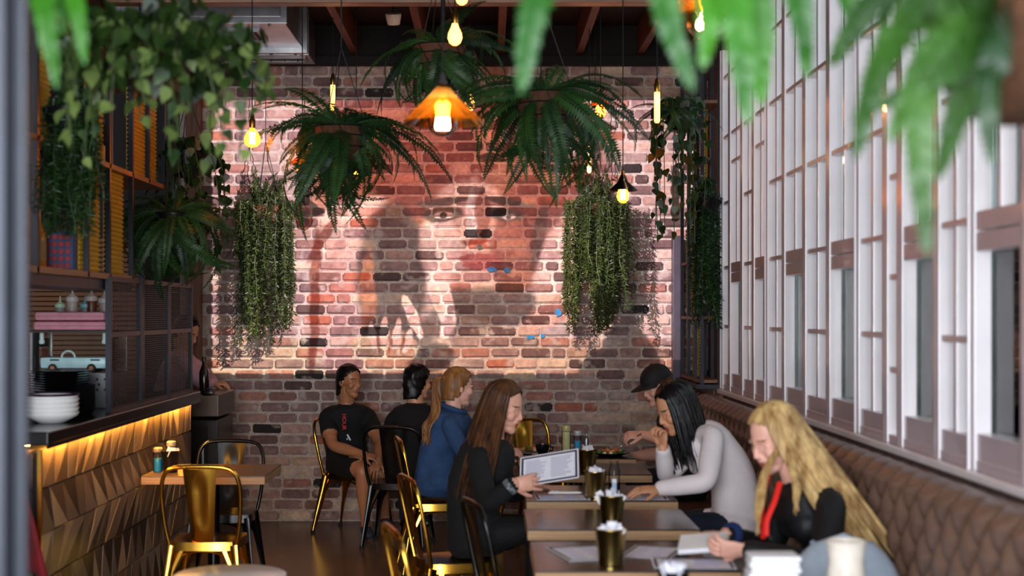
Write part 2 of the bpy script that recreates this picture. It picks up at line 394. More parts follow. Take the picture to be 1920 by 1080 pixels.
# ---------------------------------------------------------------- projected picture: a ceiling projector throws a woman's portrait on the bricks
LP = V((-.27, 8.66, 3.02))
sp = bpy.data.lights.new('projector_beam', 'SPOT'); spo = bpy.data.objects.new('projector_beam', sp); COL.objects.link(spo)
spo.location = LP+V((0,.1,0)); spo.rotation_euler = (pi/2, 0, 0); sp.spot_size = R(118); sp.spot_blend = 0; sp.shadow_soft_size = .006; sp.energy = 440
sp.use_nodes = True; NT = sp.node_tree; N = NT.nodes; L = NT.links; em = N['Emission']
def mth(op, a, b=None, c=None, clamp=False):
    n = N.new('ShaderNodeMath'); n.operation = op; n.use_clamp = clamp
    for i, q in enumerate((a, b, c)):
        if q is None: continue
        if hasattr(q, 'links'): L.new(q, n.inputs[i])
        else: n.inputs[i].default_value = q
    return n.outputs[0]
tc = N.new('ShaderNodeTexCoord'); sx = N.new('ShaderNodeSeparateXYZ'); L.new(tc.outputs['Normal'], sx.inputs[0])
nz = mth('ABSOLUTE', sx.outputs[2]); K = (D-LP.y-.1)*F/D
wx = mth('MULTIPLY_ADD', mth('DIVIDE', sx.outputs[0], nz), K, CX+LP.x*F/D)       # where the ray meets the wall, in brick-wall units
wy = mth('MULTIPLY_ADD', mth('DIVIDE', sx.outputs[1], nz), -K, CY-(LP.z-H)*F/D)
cb = N.new('ShaderNodeCombineXYZ'); L.new(wx, cb.inputs[0]); L.new(wy, cb.inputs[1])
def wob():
    n = N.new('ShaderNodeTexNoise'); n.inputs['Scale'].default_value = .02; n.inputs['Detail'].default_value = 2; L.new(cb.outputs[0], n.inputs['Vector'])
    s = N.new('ShaderNodeVectorMath'); s.operation = 'MULTIPLY_ADD'; L.new(n.outputs['Color'], s.inputs[0]); s.inputs[1].default_value = (16,16,0); 
    a = N.new('ShaderNodeVectorMath'); a.operation = 'SUBTRACT'; L.new(cb.outputs[0], a.inputs[0]); a.inputs[1].default_value = (8,8,0)
    L.new(a.outputs[0], s.inputs[2]); return s.outputs[0]
wv = wob()
cur = None
def blob(x, y, rx, ry, ang, col, alpha=1, soft=.5):
    global cur
    mp = N.new('ShaderNodeMapping'); mp.vector_type = 'TEXTURE'; mp.inputs['Location'].default_value = (x,y,0); mp.inputs['Rotation'].default_value = (0,0,R(ang)); mp.inputs['Scale'].default_value = (rx,ry,1)
    L.new(wv, mp.inputs[0]); ln = N.new('ShaderNodeVectorMath'); ln.operation = 'LENGTH'; L.new(mp.outputs[0], ln.inputs[0])
    mr = N.new('ShaderNodeMapRange'); mr.interpolation_type = 'SMOOTHSTEP'; mr.inputs[1].default_value = 1+soft*.5; mr.inputs[2].default_value = 1-soft*.5; mr.inputs[3].default_value = 0; mr.inputs[4].default_value = alpha
    L.new(ln.outputs['Value'], mr.inputs[0])
    mx = N.new('ShaderNodeMix'); mx.data_type = 'RGBA'; L.new(mr.outputs[0], mx.inputs[0])
    if cur is None: mx.inputs[6].default_value = (1, .80, .86, 1)
    else: L.new(cur, mx.inputs[6])
    mx.inputs[7].default_value = (*col, 1); L.new(mx.outputs[2], mx.inputs[7] if False else N['Emission'].inputs[0]); cur = mx.outputs[2]
CR = (1, .82, .60); SK = (1, .56, .48); RED = (.40, .06, .03); DK = (.03, .02, .015); MID = (.12, .06, .04); WH = (1.5, 1.15, 1.1); OR = (.70, .22, .10); PK = (1, .66, .68); TAN = (.75, .48, .34)
for b_ in ((520,705,300,70,0,CR,.95,.5), (1010,690,330,60,0,TAN,.9,.5),
    (850,290,290,150,0,RED,.97,.3), (650,330,70,110,20,OR,.7,.6), (985,300,80,90,0,OR,.55,.6), (1063,290,18,40,16,PK,.9,.4), (720,330,60,60,0,RED,.6,.6),
    (645,560,60,170,0,PK,.95,.3), (660,395,66,20,-16,WH,.9,.4), (618,440,16,50,28,WH,.8,.4), (590,570,9,150,2,RED,.95,.4), (603,450,9,50,30,RED,.9,.4),
    (735,520,66,140,0,DK,.93,.25), (690,560,14,90,0,OR,.8,.5), (745,640,70,50,0,DK,.85,.3),
    (880,450,92,112,0,SK,1,.18), (965,460,46,100,6,RED,.9,.35), (1000,400,60,70,0,RED,.8,.4),
    (828,470,38,70,-10,WH,.75,.5), (830,402,40,15,-4,MID,.97,.3), (832,404,17,6,0,WH,.9,.3), (831,404,6,6,0,DK,1,.3), (832,378,52,8,-6,MID,.95,.35),
    (884,410,9,58,0,WH,1,.4), (905,405,13,50,0,RED,.85,.4), (952,402,34,13,4,MID,.97,.3), (953,404,14,5,0,PK,.9,.3), (953,404,5,5,0,DK,1,.3), (954,378,46,7,8,MID,.9,.35),
    (890,452,24,8,0,RED,.95,.3), (900,485,40,9,0,(.55,.05,.06),1,.3), (900,498,32,9,0,(.8,.14,.14),1,.3), (890,528,46,18,0,SK,.9,.4),
    (940,575,130,34,6,DK,.9,.3), (870,600,80,36,-8,MID,.9,.35), (985,520,60,22,-20,OR,.8,.5),
    (1060,500,52,110,16,WH,.9,.22), (1120,560,70,70,30,CR,.9,.3), (1030,590,60,22,-24,SK,.9,.4), (1010,440,12,70,10,DK,.7,.5),
    (828,560,20,70,-16,WH,1,.22), (773,592,11,42,-24,WH,1,.22), (838,612,12,26,20,WH,1,.25),
    (722,652,62,34,0,CR,.98,.25), (700,628,7,26,-8,WH,1,.3), (722,622,7,28,0,WH,1,.3), (744,628,7,28,8,WH,1,.3), (764,640,7,24,14,WH,1,.3), (711,640,3,26,-4,RED,.9,.4), (733,638,3,26,4,RED,.9,.4), (755,644,3,22,10,RED,.9,.4), (722,686,40,14,0,CR,1,.3), (812,672,42,26,-20,DK,.85,.3),
    (940,640,90,30,0,TAN,.8,.5), (1172,668,50,58,12,DK,.93,.14), (1128,697,48,42,-40,DK,.93,.16), (1205,705,36,64,0,DK,.93,.16)):  # closing dark blobs draw a cast shadow into the projected picture
    blob(*b_)
inx = mth('MULTIPLY', mth('GREATER_THAN', wx, 398), mth('LESS_THAN', wx, 1300)); iny = mth('MULTIPLY', mth('GREATER_THAN', wy, 188), mth('LESS_THAN', wy, 701))
fall = mth('DIVIDE', 1.0, mth('POWER', nz, 3.0))
L.new(mth('MULTIPLY', mth('MULTIPLY', inx, iny), fall), em.inputs[1])
pj = thing('ceiling_projector', 'small black projector hanging from the ceiling behind the highest fern basket', 'projector', LP)
mb = MB().box((0,-.12,0), (.26,.22,.09), bev=.015); mb.build('housing', BLACKM, pj)
MB().tube([(0,-.01,0),(0,.02,0)], .03, 16).build('lens_ring', DARKSTEEL, pj)
MB().cyl((0,-.12,.04), (0,-.12,ZC-LP.z), .014).build('ceiling_pole', DARKSTEEL, pj)
# ================================================================ large furniture
# --- banquette
LEA = mat('brown_leather', '#70574b', .36, var=.12, scale=6, bump=.15, bscale=120)
bq = thing('banquette', 'long brown leather banquette with deep diamond tufting under the windows', 'banquette', (0,0,0))
Yb0, Yb1, SPC = 3.2, 9.93, .172
def tuft(y, z):
    ztop = 1.05; v = (ztop-z)/.2; u = y/SPC
    if z > ztop: return .030*abs(sin(pi*u))**.6
    a = abs(sin(pi*(u+v)/1))*1.0; b = abs(sin(pi*(u-v)/1))
    # diamonds between the lines u+v and u-v at whole numbers
    return .062*(min(a, b)**.5)*.75+.004
mb = MB(); ny = int((Yb1-Yb0)/.0143); zs = [.44+i*.0145 for i in range(43)]; vs_ = []
for i in range(ny+1):
    y = Yb0+(Yb1-Yb0)*i/ny
    for z in zs: vs_.append((1.53-.03*(1.05-z)-tuft(y, z)-.05, y, z))
    for a in range(1, 8):           # rolled top edge
        t = a/7*pi*.75; r_ = .055
        vs_.append((1.53-.05-tuft(y, 1.1)*(1-a/8)+r_*(1-cos(t)), y, 1.05+r_*sin(t)*.85))
    vs_.append((1.615, y, 1.04))
nz_ = len(zs)+8
fs_ = [(i*nz_+j, i*nz_+j+1, (i+1)*nz_+j+1, (i+1)*nz_+j) for i in range(ny) for j in range(nz_-1)]
mb.add(vs_, fs_); mb.build('backrest', LEA, bq, smooth=R(80))
MB().box((1.585, (Yb0+Yb1)/2, .52), (.08, Yb1-Yb0, 1.03), bev=.01).build('back_panel', LEA, bq)
for i in range(8):
    L_ = (Yb1-Yb0)/8; MB().box((1.19, Yb0+L_*(i+.5), .40), (.56, L_-.006, .13), bev=.03).build('seat_cushion', LEA, bq, smooth=True)
MB().box((1.24, (Yb0+Yb1)/2, .17), (.46, Yb1-Yb0, .34)).build('plinth', mat('dark_plinth', '#15100d', .6), bq)
BTN = MB().ball((0,0,0), (.006,.011,.011), 8).mesh('button', LEA, True)
for i in range(int((Yb1-Yb0)/SPC)+1):
    for k, z in enumerate((1.05-.1, 1.05-.2, 1.05-.3)):
        y = (math.ceil(Yb0/SPC)+i+(.5 if k % 2 == 0 else 0))*SPC
        if y < Yb1: link('button', BTN, bq, (1.53-.03*(1-z)-.058, y, z))

# --- tables
TOP = wood('dark_table_laminate', '#24150e', '#321d13', .2, axis=1, scale=2.5, bump=.01)
PLY = mat('plywood_edge', '#8f6b48', .5, var=0, col2='#b08a60', scale=3, stretch=(1,1,40), bump=.05)
def dining_table(x0, x1, y0, y1, label, top=TOP, zt=.75):
    cx, cy = (x0+x1)/2, (y0+y1)/2; t = thing('dining_table', label, 'table', (cx, cy, 0), 0, 'square cafe tables')
    a, b = x1-x0, y1-y0
    MB().box((0,0,zt-.003), (a-.002, b-.002, .006)).build('table_top', top, t)
    MB().box((0,0,zt-.026), (a, b, .040), bev=.003).build('plywood_core', PLY, t)
    MB().cyl((0,0,.02), (0,0,zt-.05), .035, n=16).build('pedestal', BLACKM, t, smooth=True)
    MB().box((0,0,.012), (.42,.42,.024), bev=.008).build('base_plate', BLACKM, t)
    MB().box((0,0,zt-.053), (.3,.3,.012)).build('mounting_plate', BLACKM, t)
    return t
dining_table(.165, .885, 4.97, 5.62, 'dark topped cafe table in front of the blonde woman with spread menus')
dining_table(.165, .885, 5.93, 6.54, 'empty dark topped cafe table holding only a brass bucket of sachets')
dining_table(.185, .915, 6.84, 7.45, 'dark topped cafe table between the woman in black and the woman in the white jacket')
dining_table(.19, .92, 7.96, 8.55, 'dark topped cafe table with a brass bucket, second from the brick wall')
dining_table(.19, .92, 8.83, 9.44, 'cafe table nearest the brick wall holding plates of food and a cup')
dining_table(.46, 1.16, 3.95, 4.55, 'nearest cafe table at the bottom edge with a black cup of sachets')
dining_table(-1.92, -1.235, 7.87, 8.5, 'small timber topped cafe table standing by itself beside the tiled counter', wood('brown_table_timber', '#5d4630', '#6c533a', .4, axis=0, scale=2))

# --- bent metal cafe chairs; local +Y is the way a sitter faces, seat at .45
def chair_meshes(m, key):
    out = []
    s = MB(); n = 9; vs_ = []; fs_ = []
    for i in range(n):
        for j in range(n):
            u = i/(n-1)*2-1; v = j/(n-1)*2-1
            k = 1-.09*(abs(u*v))**3; zz = .452-.012*(1-u*u)*(1-v*v)
            wd = .18+.012*v
            vs_.append((u*wd*k, v*.178*k, zz))
    fs_ += [(i*n+j, (i+1)*n+j, (i+1)*n+j+1, i*n+j+1) for i in range(n-1) for j in range(n-1)]
    s.add(vs_, fs_)
    rim = [(i*n+j) for (i, j) in [(i,0) for i in range(n)]+[(n-1,j) for j in range(1,n)]+[(i,n-1) for i in range(n-2,-1,-1)]+[(0,j) for j in range(n-2,0,-1)]]
    top = [V(vs_[q]) for q in rim]; bot = [V((p.x*1.03, p.y*1.03, .408)) for p in top]; nn = len(top)
    s.add(top+bot, [(i, (i+1) % nn, nn+(i+1) % nn, nn+i) for i in range(nn)])
    out.append(('seat', s.mesh('seat_'+key, m, True)))
    for sx_ in (-1,1):
        for sy_ in (-1,1):      # tapered folded legs, splayed, with a flat flange
            l = MB(); tp = V((sx_*.155, sy_*.15, .43)); bt = V((sx_*.215, sy_*(.235 if sy_ < 0 else .215), 0))
            l.tube([tp, lerp(tp,bt,.25), bt+V((0,0,.01)), bt], [.036,.030,.013,.014], 8, flat=.62, up=(sx_*1., sy_*-1., 0))
            l.tube([tp+V((-sx_*.05,0,-.01)), lerp(tp,bt,.3)+V((-sx_*.016,0,0)), lerp(tp,bt,.75)], [.02,.012,.006], 6)
            l.tube([tp+V((0,-sy_*.05,-.01)), lerp(tp,bt,.3)+V((0,-sy_*.016,0)), lerp(tp,bt,.75)], [.02,.012,.006], 6)
            out.append(('leg', l.mesh('leg_'+key, m, True)))
            f = MB().cyl(bt, bt+V((0,0,.022)), .017, n=10); out.append(('rubber_foot', f.mesh('foot_'+key, RUBBER, True)))
    h = MB(); pts = [(-.175,-.165,.44), (-.195,-.185,.55), (-.205,-.215,.70), (-.195,-.235,.79), (-.165,-.245,.835), (-.11,-.25,.853), (0,-.252,.857), (.11,-.25,.853), (.165,-.245,.835), (.195,-.235,.79), (.205,-.215,.70), (.195,-.185,.55), (.175,-.165,.44)]
    h.tube(smoothcurve(pts, 5), .0115, 10); out.append(('back_frame', h.mesh('hoop_'+key, m, True)))
    b = MB(); rows = 11; vs_ = []; cols = 9
    for i in range(rows):
        t = i/(rows-1); z = .44+t*.405; y = -.16-.095*t**.8; hw = .055+.032*t
        for j in range(cols):
            u = j/(cols-1)*2-1
            e = .006 if (abs(u) < .45 and .22 < t < .85) else 0
            vs_.append((u*hw, y-.010*(1-u*u)+e, z))
    fs_ = [(i*cols+j, i*cols+j+1, (i+1)*cols+j+1, (i+1)*cols+j) for i in range(rows-1) for j in range(cols-1)]
    nb = len(vs_); vs_ += [(x, y-.003, z) for x,y,z in vs_]; fs_ += [tuple(reversed([q+nb for q in f])) for f in fs_]
    b.add(vs_, fs_); out.append(('back_splat', b.mesh('splat_'+key, m, True)))
    c = MB()
    for a_, b_ in (((-.17,-.16),(.17,-.16)), ((-.17,.16),(.17,.16)), ((-.17,-.16),(-.17,.16)), ((.17,-.16),(.17,.16))):
        A = V((*a_,.40)); B = V((*b_,.40)); arc = [lerp(A,B,t/8)+V((0,0,-.07+.075*sin(pi*t/8)**.6)) for t in range(9)]
        c.tube(arc, .007, 6)
    out.append(('apron', c.mesh('apron_'+key, m, True)))
    return out
CH = {'gold': chair_meshes(GOLD, 'gold'), 'black': chair_meshes(BLACKM, 'black')}
def chair(kind, x, y, deg, label):
    t = thing('cafe_chair', label, 'chair', (x, y, 0), R(deg), 'bent metal cafe chairs')
    for nm, me in CH[kind]: link(nm, me, t)
    return t
chair('gold', -1.494, 7.62, 0, 'polished gold metal chair seen from behind at the lone table by the counter')
chair('black', -1.60, 8.62, 180, 'black metal chair on the far side of the lone table by the counter')
chair('gold', -1.016, 10.79, -113, 'gold metal chair the man in the black t-shirt and shorts sits on')
chair('black', -.64, 10.18, -8, 'black metal chair under the sitter whose back is turned')
chair('gold', -.33, 9.12, -80, 'gold metal chair the woman in the denim jacket sits on')
chair('gold', -.16, 6.98, -74, 'gold metal chair behind the long haired woman in black')
chair('gold', -.12, 5.33, -76, 'empty gold metal chair nearest the bottom edge of the picture')
chair('black', .17, 6.07, -76, 'black metal chair tucked under the empty table')
chair('gold', .34, 10.45, 200, 'gold metal chair against the bricks behind the coffee cup')

# --- counter with a front of triangular timber tiles
XC, YC0, YC1 = -1.95, 6.17, 9.30
ct = thing('service_counter', 'dark service counter clad in brown triangular tiles and lit from under its top', 'counter', (0,0,0))
MB().box((XC-.36, (YC0+YC1)/2+.005, .53), (.70, YC1-YC0-.02, 1.06)).build('carcass', mat('counter_grout', '#120c08', .8), ct)
SLAB = mat('black_stone_slab', '#121012', .2, var=.3, scale=40)
MB().box((XC-.34, (YC0+YC1)/2+.0, 1.112), (.80, YC1-YC0+.12, .058), bev=.006).build('counter_top', SLAB, ct)
TILES = [mat('tile_%s' % n, a, .42, var=0, col2=b, scale=5, stretch=(1,1,.3), bump=.08) for n, a, b in (('taupe','#6d5b4e','#80705f'), ('walnut','#352a23','#453830'), ('umber','#1f1713','#2a211c'), ('tan','#786655','#8e7c68'), ('brown','#4e4036','#5e4f43'), ('smoke','#5a4e46','#68594f'))]
def tile_tri(p, q, r_, th, m, parent, axis):
    c = (V(p)+V(q)+V(r_))/3; P_ = [V(a)+(c-V(a)).normalized()*.0025 for a in (p,q,r_)]; P2 = [V(a)+(c-V(a)).normalized()*.006 for a in (p,q,r_)]
    if axis == 'x': A = [(XC-.004, a.x, a.y) for a in P_]; B = [(XC+th, a.x, a.y) for a in P2]
    else: A = [(a.x, YC0+.004, a.y) for a in P_]; B = [(a.x, YC0-th, a.y) for a in P2]
    fs_ = [(3,4,5),(0,1,4,3),(1,2,5,4),(2,0,3,5)]
    MB().add(A+B, fs_).build('tile', m, parent)
rows_ = [(1.06,.885),(.885,.685),(.685,.485),(.485,.285),(.285,.085)]
for ri, (zt, zb) in enumerate(rows_):
    for axis, s0, s1 in (('x', YC0+.02, YC1), ('y', XC-.45, XC-.02)):
        s = s0; last = None; up = ri % 2 == 0
        xa = s; xb = s; k = 0
        while min(xa, xb) < s1-.005:
            st = rnd.choice((.10,.14,.17,.17))
            if up: n_ = min(xa+st*1.15, s1); tri = ((xa,zt),(n_,zt),(xb,zb)); 
            else: n_ = min(xb+st*1.15, s1); tri = ((xb,zb),(n_,zb),(xa,zt))
            ch = [0,3,4,5] if k % 2 == 0 else [1,2,1,4]
            m_ = TILES[rnd.choice(ch)]
            tile_tri(*[(a,b,0) for a,b in tri], rnd.uniform(.006,.0085), m_, ct, axis)
            if up: xa = n_
            else: xb = n_
            up = not up; k += 1
            if xa >= s1 and xb >= s1: break
MB().box((XC+.0565, (YC0+YC1)/2, 1.077), (.007, YC1-YC0+.12, .018)).build('front_lip', SLAB, ct)
MB().box((XC+.006, YC0+.0, .53), (.018,.018,1.06)).build('corner_trim', BRASS, ct)
LED = mat('warm_led_strip', '#ffd9a0', .5, var=0, emis='#ffb144', est=220)
MB().box((XC+.036, (YC0+YC1)/2, 1.0795), (.010, YC1-YC0-.02, .005)).build('led_strip', LED, ct)
MB().box((XC-.25, YC0-.016, 1.0795), (.44, .010, .005)).build('led_strip', LED, ct)
# far fridge and bench behind the counter end
fr = thing('bench_fridge', 'stainless and black under bench fridge at the end of the counter', 'fridge', (-2.13, 10.25, 0))
MB().box((0,.1,.45), (.44,.60,.90), bev=.01).build('cabinet', mat('black_fridge_panel', '#0c0b0c', .3), fr)
MB().box((0,.1,1.0), (.46,.64,.16), bev=.008).build('steel_top', mat('worn_dark_steel', '#55504c', .3, .8), fr)
MB().box((-.02,-.205,.5), (.36,.012,.7), bev=.004).build('door', mat('fridge_door', '#141214', .25), fr)
MB().box((.12,-.225,.55), (.016,.02,.3), bev=.004).build('door_handle', STEEL, fr)

# --- wire screens standing on the counter
sc_m = DARKSTEEL
WIRE = mat('black_wire', '#15161a', .45, .4)
for i in range(3):
    y0 = 7.30+i*.68; y1 = y0+.67; t = thing('wire_screen', ('nearest', 'middle', 'farthest')[i]+' of three black wire mesh screens standing on the counter', 'screen', (XC+.0, y0, 1.141), 0, 'counter screens')
    z1 = .70; 
    for (a, b) in (((0,0),(0,z1)), ((.67,0),(.67,z1))): MB().box((0,a[0]+(.014 if a[0]==0 else -.014),z1/2), (.028,.028,z1)).build('upright', sc_m, t)
    for z in (.012, .40, z1-.012): MB().box((0,.335,z), (.022,.61,.024)).build('cross_bar', sc_m, t)
    m_ = MB()
    for k in range(1, 56): m_.box((.003,.335,k*z1/56), (.0035,.62,.0042))
    for k in range(1, 13): m_.box((-.002,.03+k*.61/13,z1/2), (.004,.004,z1-.03))
    tag(m_.build('wire_mesh', WIRE, t), kind='stuff')

# --- overhead shelf above the counter
SHW = wood('shelf_timber', '#7a5238', '#946848', .5, axis=1, scale=2)
YEL = mat('yellow_ribbed_panel', '#b8901e', .5, var=.08)
oh = thing('overhead_shelf', 'black steel overhead shelf with timber boards and yellow ribbed panels above the counter', 'shelf', (0,0,0))
Xo = -1.95; dp = .34; Y0s, Y1l, Y1u = 5.2, 7.86, 8.62
MB().box((Xo-dp/2, (Y0s+Y1l)/2, 1.842), (dp, Y1l-Y0s, .03), bev=.003).build('board', SHW, oh)
MB().box((Xo-dp/2, (Y0s+Y1u)/2, 2.413), (dp, Y1u-Y0s, .028), bev=.003).build('board', SHW, oh)
MB().box((Xo-dp/2, (Y0s+Y1u)/2, 3.0), (dp, Y1u-Y0s, .028), bev=.003).build('board', SHW, oh)
MB().box((Xo-dp/2-.01, (Y0s+Y1l)/2, 1.80), (dp-.02, Y1l-Y0s, .05)).build('under_rail', DARKSTEEL, oh)
def post(y, z0, z1, x=Xo): MB().box((x-.012, y, (z0+z1)/2), (.024,.03,z1-z0)).build('post', DARKSTEEL, oh)
for y in (5.22, 6.17, 6.95, 7.35, 7.82):
    post(y, 1.83, 3.0); post(y, 1.83, 3.0, Xo-dp+.02)
for y in (8.2, 8.6): post(y, 2.40, 3.0); post(y, 2.40, 3.0, Xo-dp+.02)
for y in (5.22, 6.95, 8.6): MB().cyl((Xo-.15, y, 3.0), (Xo-.15, y, ZC), .01).build('hanger_rod', DARKSTEEL, oh)
def ribbed(y0, y1, z0, z1, parent, X, flip=1):
    m_ = MB(); k = int((z1-z0)/.024)
    m_.box((X-.018*flip, (y0+y1)/2, (z0+z1)/2), (.012, y1-y0, z1-z0))
    for i in range(k): m_.tube([(X-.012*flip, y0, z0+(i+.5)*(z1-z0)/k), (X-.012*flip, y1, z0+(i+.5)*(z1-z0)/k)], .0105, 6)
    m_.build('yellow_panel', YEL, parent)
for (y0, y1, z0, z1) in ((6.87,7.23,1.86,2.40), (7.37,7.70,1.86,2.40), (7.84,8.47,2.43,2.99), (6.22,6.42,2.43,2.99), (7.0,7.3,2.43,2.7)): ribbed(y0, y1, z0, z1, oh, Xo-.02)
# --- shelf by the right of the brick wall
rs = thing('corner_shelf', 'tall black steel shelf with yellow ribbed panels between the brick wall and the windows', 'shelf', (0,0,0))
Xr = 1.50
for y in (10.06, 10.38, 10.72, 11.08):
    MB().box((Xr+.012, y, 2.37), (.024,.032,2.44)).build('post', DARKSTEEL, rs); MB().box((Xr+.135, y, 2.37), (.024,.032,2.44)).build('post', DARKSTEEL, rs)
MB().box((Xr+.07, 10.58, 1.135), (.20, 1.12, .03)).build('base_ledge', DARKSTEEL, rs)
for z, a, b in ((1.17,10.06,11.1), (1.62,10.35,11.1), (2.03,10.72,11.1), (2.36,10.06,10.72), (2.05,10.06,10.4), (2.78,10.38,11.1), (3.15,10.06,10.7)):
    MB().box((Xr+.075, (a+b)/2, z), (.15, b-a, .022)).build('board', SHW, rs)
for y0, y1, z0, z1 in ((10.42,10.68,1.19,1.6), (10.76,11.04,1.64,2.0), (10.08,10.34,2.38,3.1), (10.76,11.04,2.06,2.3)): ribbed(y0, y1, z0, z1, rs, Xr+.03, -1)
JAR = MB().lathe([(.03,0),(.032,.01),(.032,.08),(.024,.095),(.024,.115)], 12).mesh('jar_body', mat('brown_jar', '#5b2c18', .25), True); JL = MB().box((0,0,.045), (.05,.05,.035), bev=.004).mesh('jar_label', mat('cream_label', '#b9a58d', .6))
for k, (y, z) in enumerate(((10.82,1.635),(10.93,1.635),(11.02,1.635))):
    j = thing('spice_jar', 'brown jar with cream label on the corner shelf, %s' % ('nearest the windows','in the middle','nearest the bricks')[k], 'jar', (Xr+.06, y, z-.004), 0, 'jars on the corner shelf'); link('jar_body', JAR, j); link('paper_label', JL, j, scale=(1.3,1.3,1))

# --- duct and ceiling metal
du = thing('air_duct', 'galvanised steel air duct with dark vents under the ceiling by the brick wall', 'duct', (0,0,0))
MB().box((-1.9, 9.95, 3.76), (1.06, 1.10, .30), bev=.006).build('duct_box', STEEL, du)
MB().box((-1.9, 10.85, 3.755), (1.10, .55, .31), bev=.006).build('duct_box', STEEL, du)
for y in (9.42, 10.49, 10.57): MB().box((-1.9, y, 3.74), (1.14, .03, .34), bev=.004).build('flange', mat('bright_zinc', '#b9bcc0', .28, .9), du)
MB().box((-1.385, 10.53, 3.74), (.03,.1,.34), bev=.004).build('flange', MATS['bright_zinc'], du)
VENT = mat('vent_black', '#080707', .6)
for (x, y, a, b) in ((-1.80, 9.95, .42, .34), (-1.72, 10.88, .62, .14)):
    MB().box((x, y, 3.605), (a, b, .02)).build('vent_recess', VENT, du)
    for k in range(6): MB().box((x-a/2+(k+.5)*a/6, y, 3.594), (.012, b, .012)).build('vent_blade', DARKSTEEL, du)
    MB().box((x, y-b/2-.012, 3.6), (a+.05,.024,.03)).box((x, y+b/2+.012, 3.6), (a+.05,.024,.03)).box((x-a/2-.012, y, 3.6), (.024,b,.03)).box((x+a/2+.012, y, 3.6), (.024,b,.03)).build('vent_frame', STEEL, du)
for (x, y) in ((-1.45,9.44),(-1.42,10.5),(-1.6,10.5)): MB().ball((x,y,3.565), .012, 8).build('bolt', STEEL, du)
sk = thing('downlight', 'small cream ceiling spotlight beside the highest fern', 'lamp', at(738, 46, 9.2))
MB().lathe([(.05,.07),(.052,.06),(.04,0),(.036,0),(.034,.06)], 18, Matrix.Rotation(R(20),4,'X')).build('housing', mat('cream_enamel', '#b79a84', .4), sk, smooth=True)
MB().cyl((0,0,.06), (0,0,ZC-sk.location.z), .008).build('stem', DARKSTEEL, sk)
# near door post on the left edge
dr = struct('trim_16', MB().box((-.79, 2.2, 1.75), (.11,.08,3.5), bev=.01).box((-.728, 2.22, 1.75), (.02,.03,3.5), bev=.004), mat('blue_grey_door_steel', '#2a2e38', .4, .3))
# ================================================================ pendant lamps
def lamp(px, py, Y, kind, label, power=6, r_=None, socket=BRASS):
    p = at(px, py, Y); t = thing('pendant_lamp', label, 'lamp', p, 0, 'filament pendant lamps')
    top = ZC-p.z
    zs = {'globe': .075, 'pear': .075, 'tube': .095, 'cone': .075, 'amber': .105}[kind]
    MB().cyl((0,0,zs+.06), (0,0,top), .0035, n=6).build('cord', CORD, t)
    MB().lathe([(.016,zs-.012),(.018,zs),(.018,zs+.035),(.012,zs+.045),(.012,zs+.06),(.005,zs+.07)], 14).build('socket', socket, t, smooth=True)
    if kind == 'globe': prof = [(.012,.075),(.016,.055),(.036,.03),(.047,0),(.042,-.025),(.025,-.042),(.0,-.047)]
    elif kind in ('pear','cone'): prof = [(.012,.075),(.018,.05),(.034,.015),(.037,-.01),(.028,-.034),(.012,-.046),(0,-.048)]
    elif kind == 'tube': prof = [(.011,.095),(.0155,.085),(.0165,.07),(.0165,-.08),(.012,-.092),(0,-.096)]
    else: prof = [(.014,.105),(.02,.08),(.052,.03),(.062,-.01),(.052,-.045),(.028,-.065),(0,-.07)]
    MB().lathe(prof, 20, capt=False, capb=False).build('bulb', AMBULB if kind in ('globe','cone') else (GLASS if kind == 'amber' else BULBGLOW), t, smooth=True)
    f = MB()
    if kind == 'tube': f.tube([(.004*sin(i*1.2), .004*cos(i*1.2), .07-i*.0075) for i in range(19)], .0045, 6)
    else:
        s_ = 1.5 if kind == 'amber' else 1.0
        f.tube([(.012*s_*cos(i*pi/2.5+.4), .012*s_*sin(i*pi/2.5+.4), (.035 if i % 2 else -.022)*s_) for i in range(12)], .0085*s_, 6)
    f.build('filament', FIL, t)
    if kind == 'cone':
        MB().lathe([(.014,.12),(.022,.105),(.03,.08),(.085,.03),(.087,.026),(.082,.027),(.027,.072)], 28, capt=False, capb=False).build('shade', r_ or BLACKM, t, smooth=True)
    if kind == 'amber':
        MB().lathe([(.02,.13),(.03,.115),(.06,.075),(.155,-.012),(.157,-.018),(.152,-.014),(.058,.069)], 32, capt=False, capb=False).build('shade', r_ or AMBER, t, smooth=True)
    l = bpy.data.lights.new('filament_light', 'POINT'); l.energy = power; l.color = (1,.62,.28); l.shadow_soft_size = .035
    lo = bpy.data.objects.new('filament_light', l); COL.objects.link(lo); lo.parent = t; lo.location = (0,0,0)
    return t
lamp(853, 68, 7.2, 'pear', 'pear shaped bulb on a bare cord high above the amber glass lamp', 7)
lamp(866, -6, 8.0, 'pear', 'bulb cut by the top edge above the pear shaped bulb', 5)
lamp(830, 222, 5.4, 'amber', 'large amber glass cone lamp hanging in the middle of the room', 8, socket=mat('black_white_socket', '#3a3638', .3))
lamp(473, 261, 8.0, 'globe', 'round globe bulb glowing below the leafy vine at the left', 7)
lamp(567, 316, 9.0, 'cone', 'small amber glass lamp at the left edge of the hanging fern', 6, AMBER)
lamp(668, 322, 10.2, 'cone', 'small amber glass lamp half hidden behind the left hanging fern', 4, AMBER)
lamp(881, 195, 9.6, 'pear', 'small bulb just right of the amber cone lamp', 4)
lamp(1126, 208, 9.4, 'cone', 'amber glass lamp behind the tips of the big middle fern', 6, AMBER)
lamp(1232, 200, 8.2, 'tube', 'long tube bulb on a brass socket near the corner shelf', 7)
lamp(1105, 300, 10.2, 'tube', 'thin tube bulb above the right trailing plant', 4)
lamp(1168, 366, 8.4, 'cone', 'black metal cone pendant with a round bulb in front of the right trailing plant', 5)
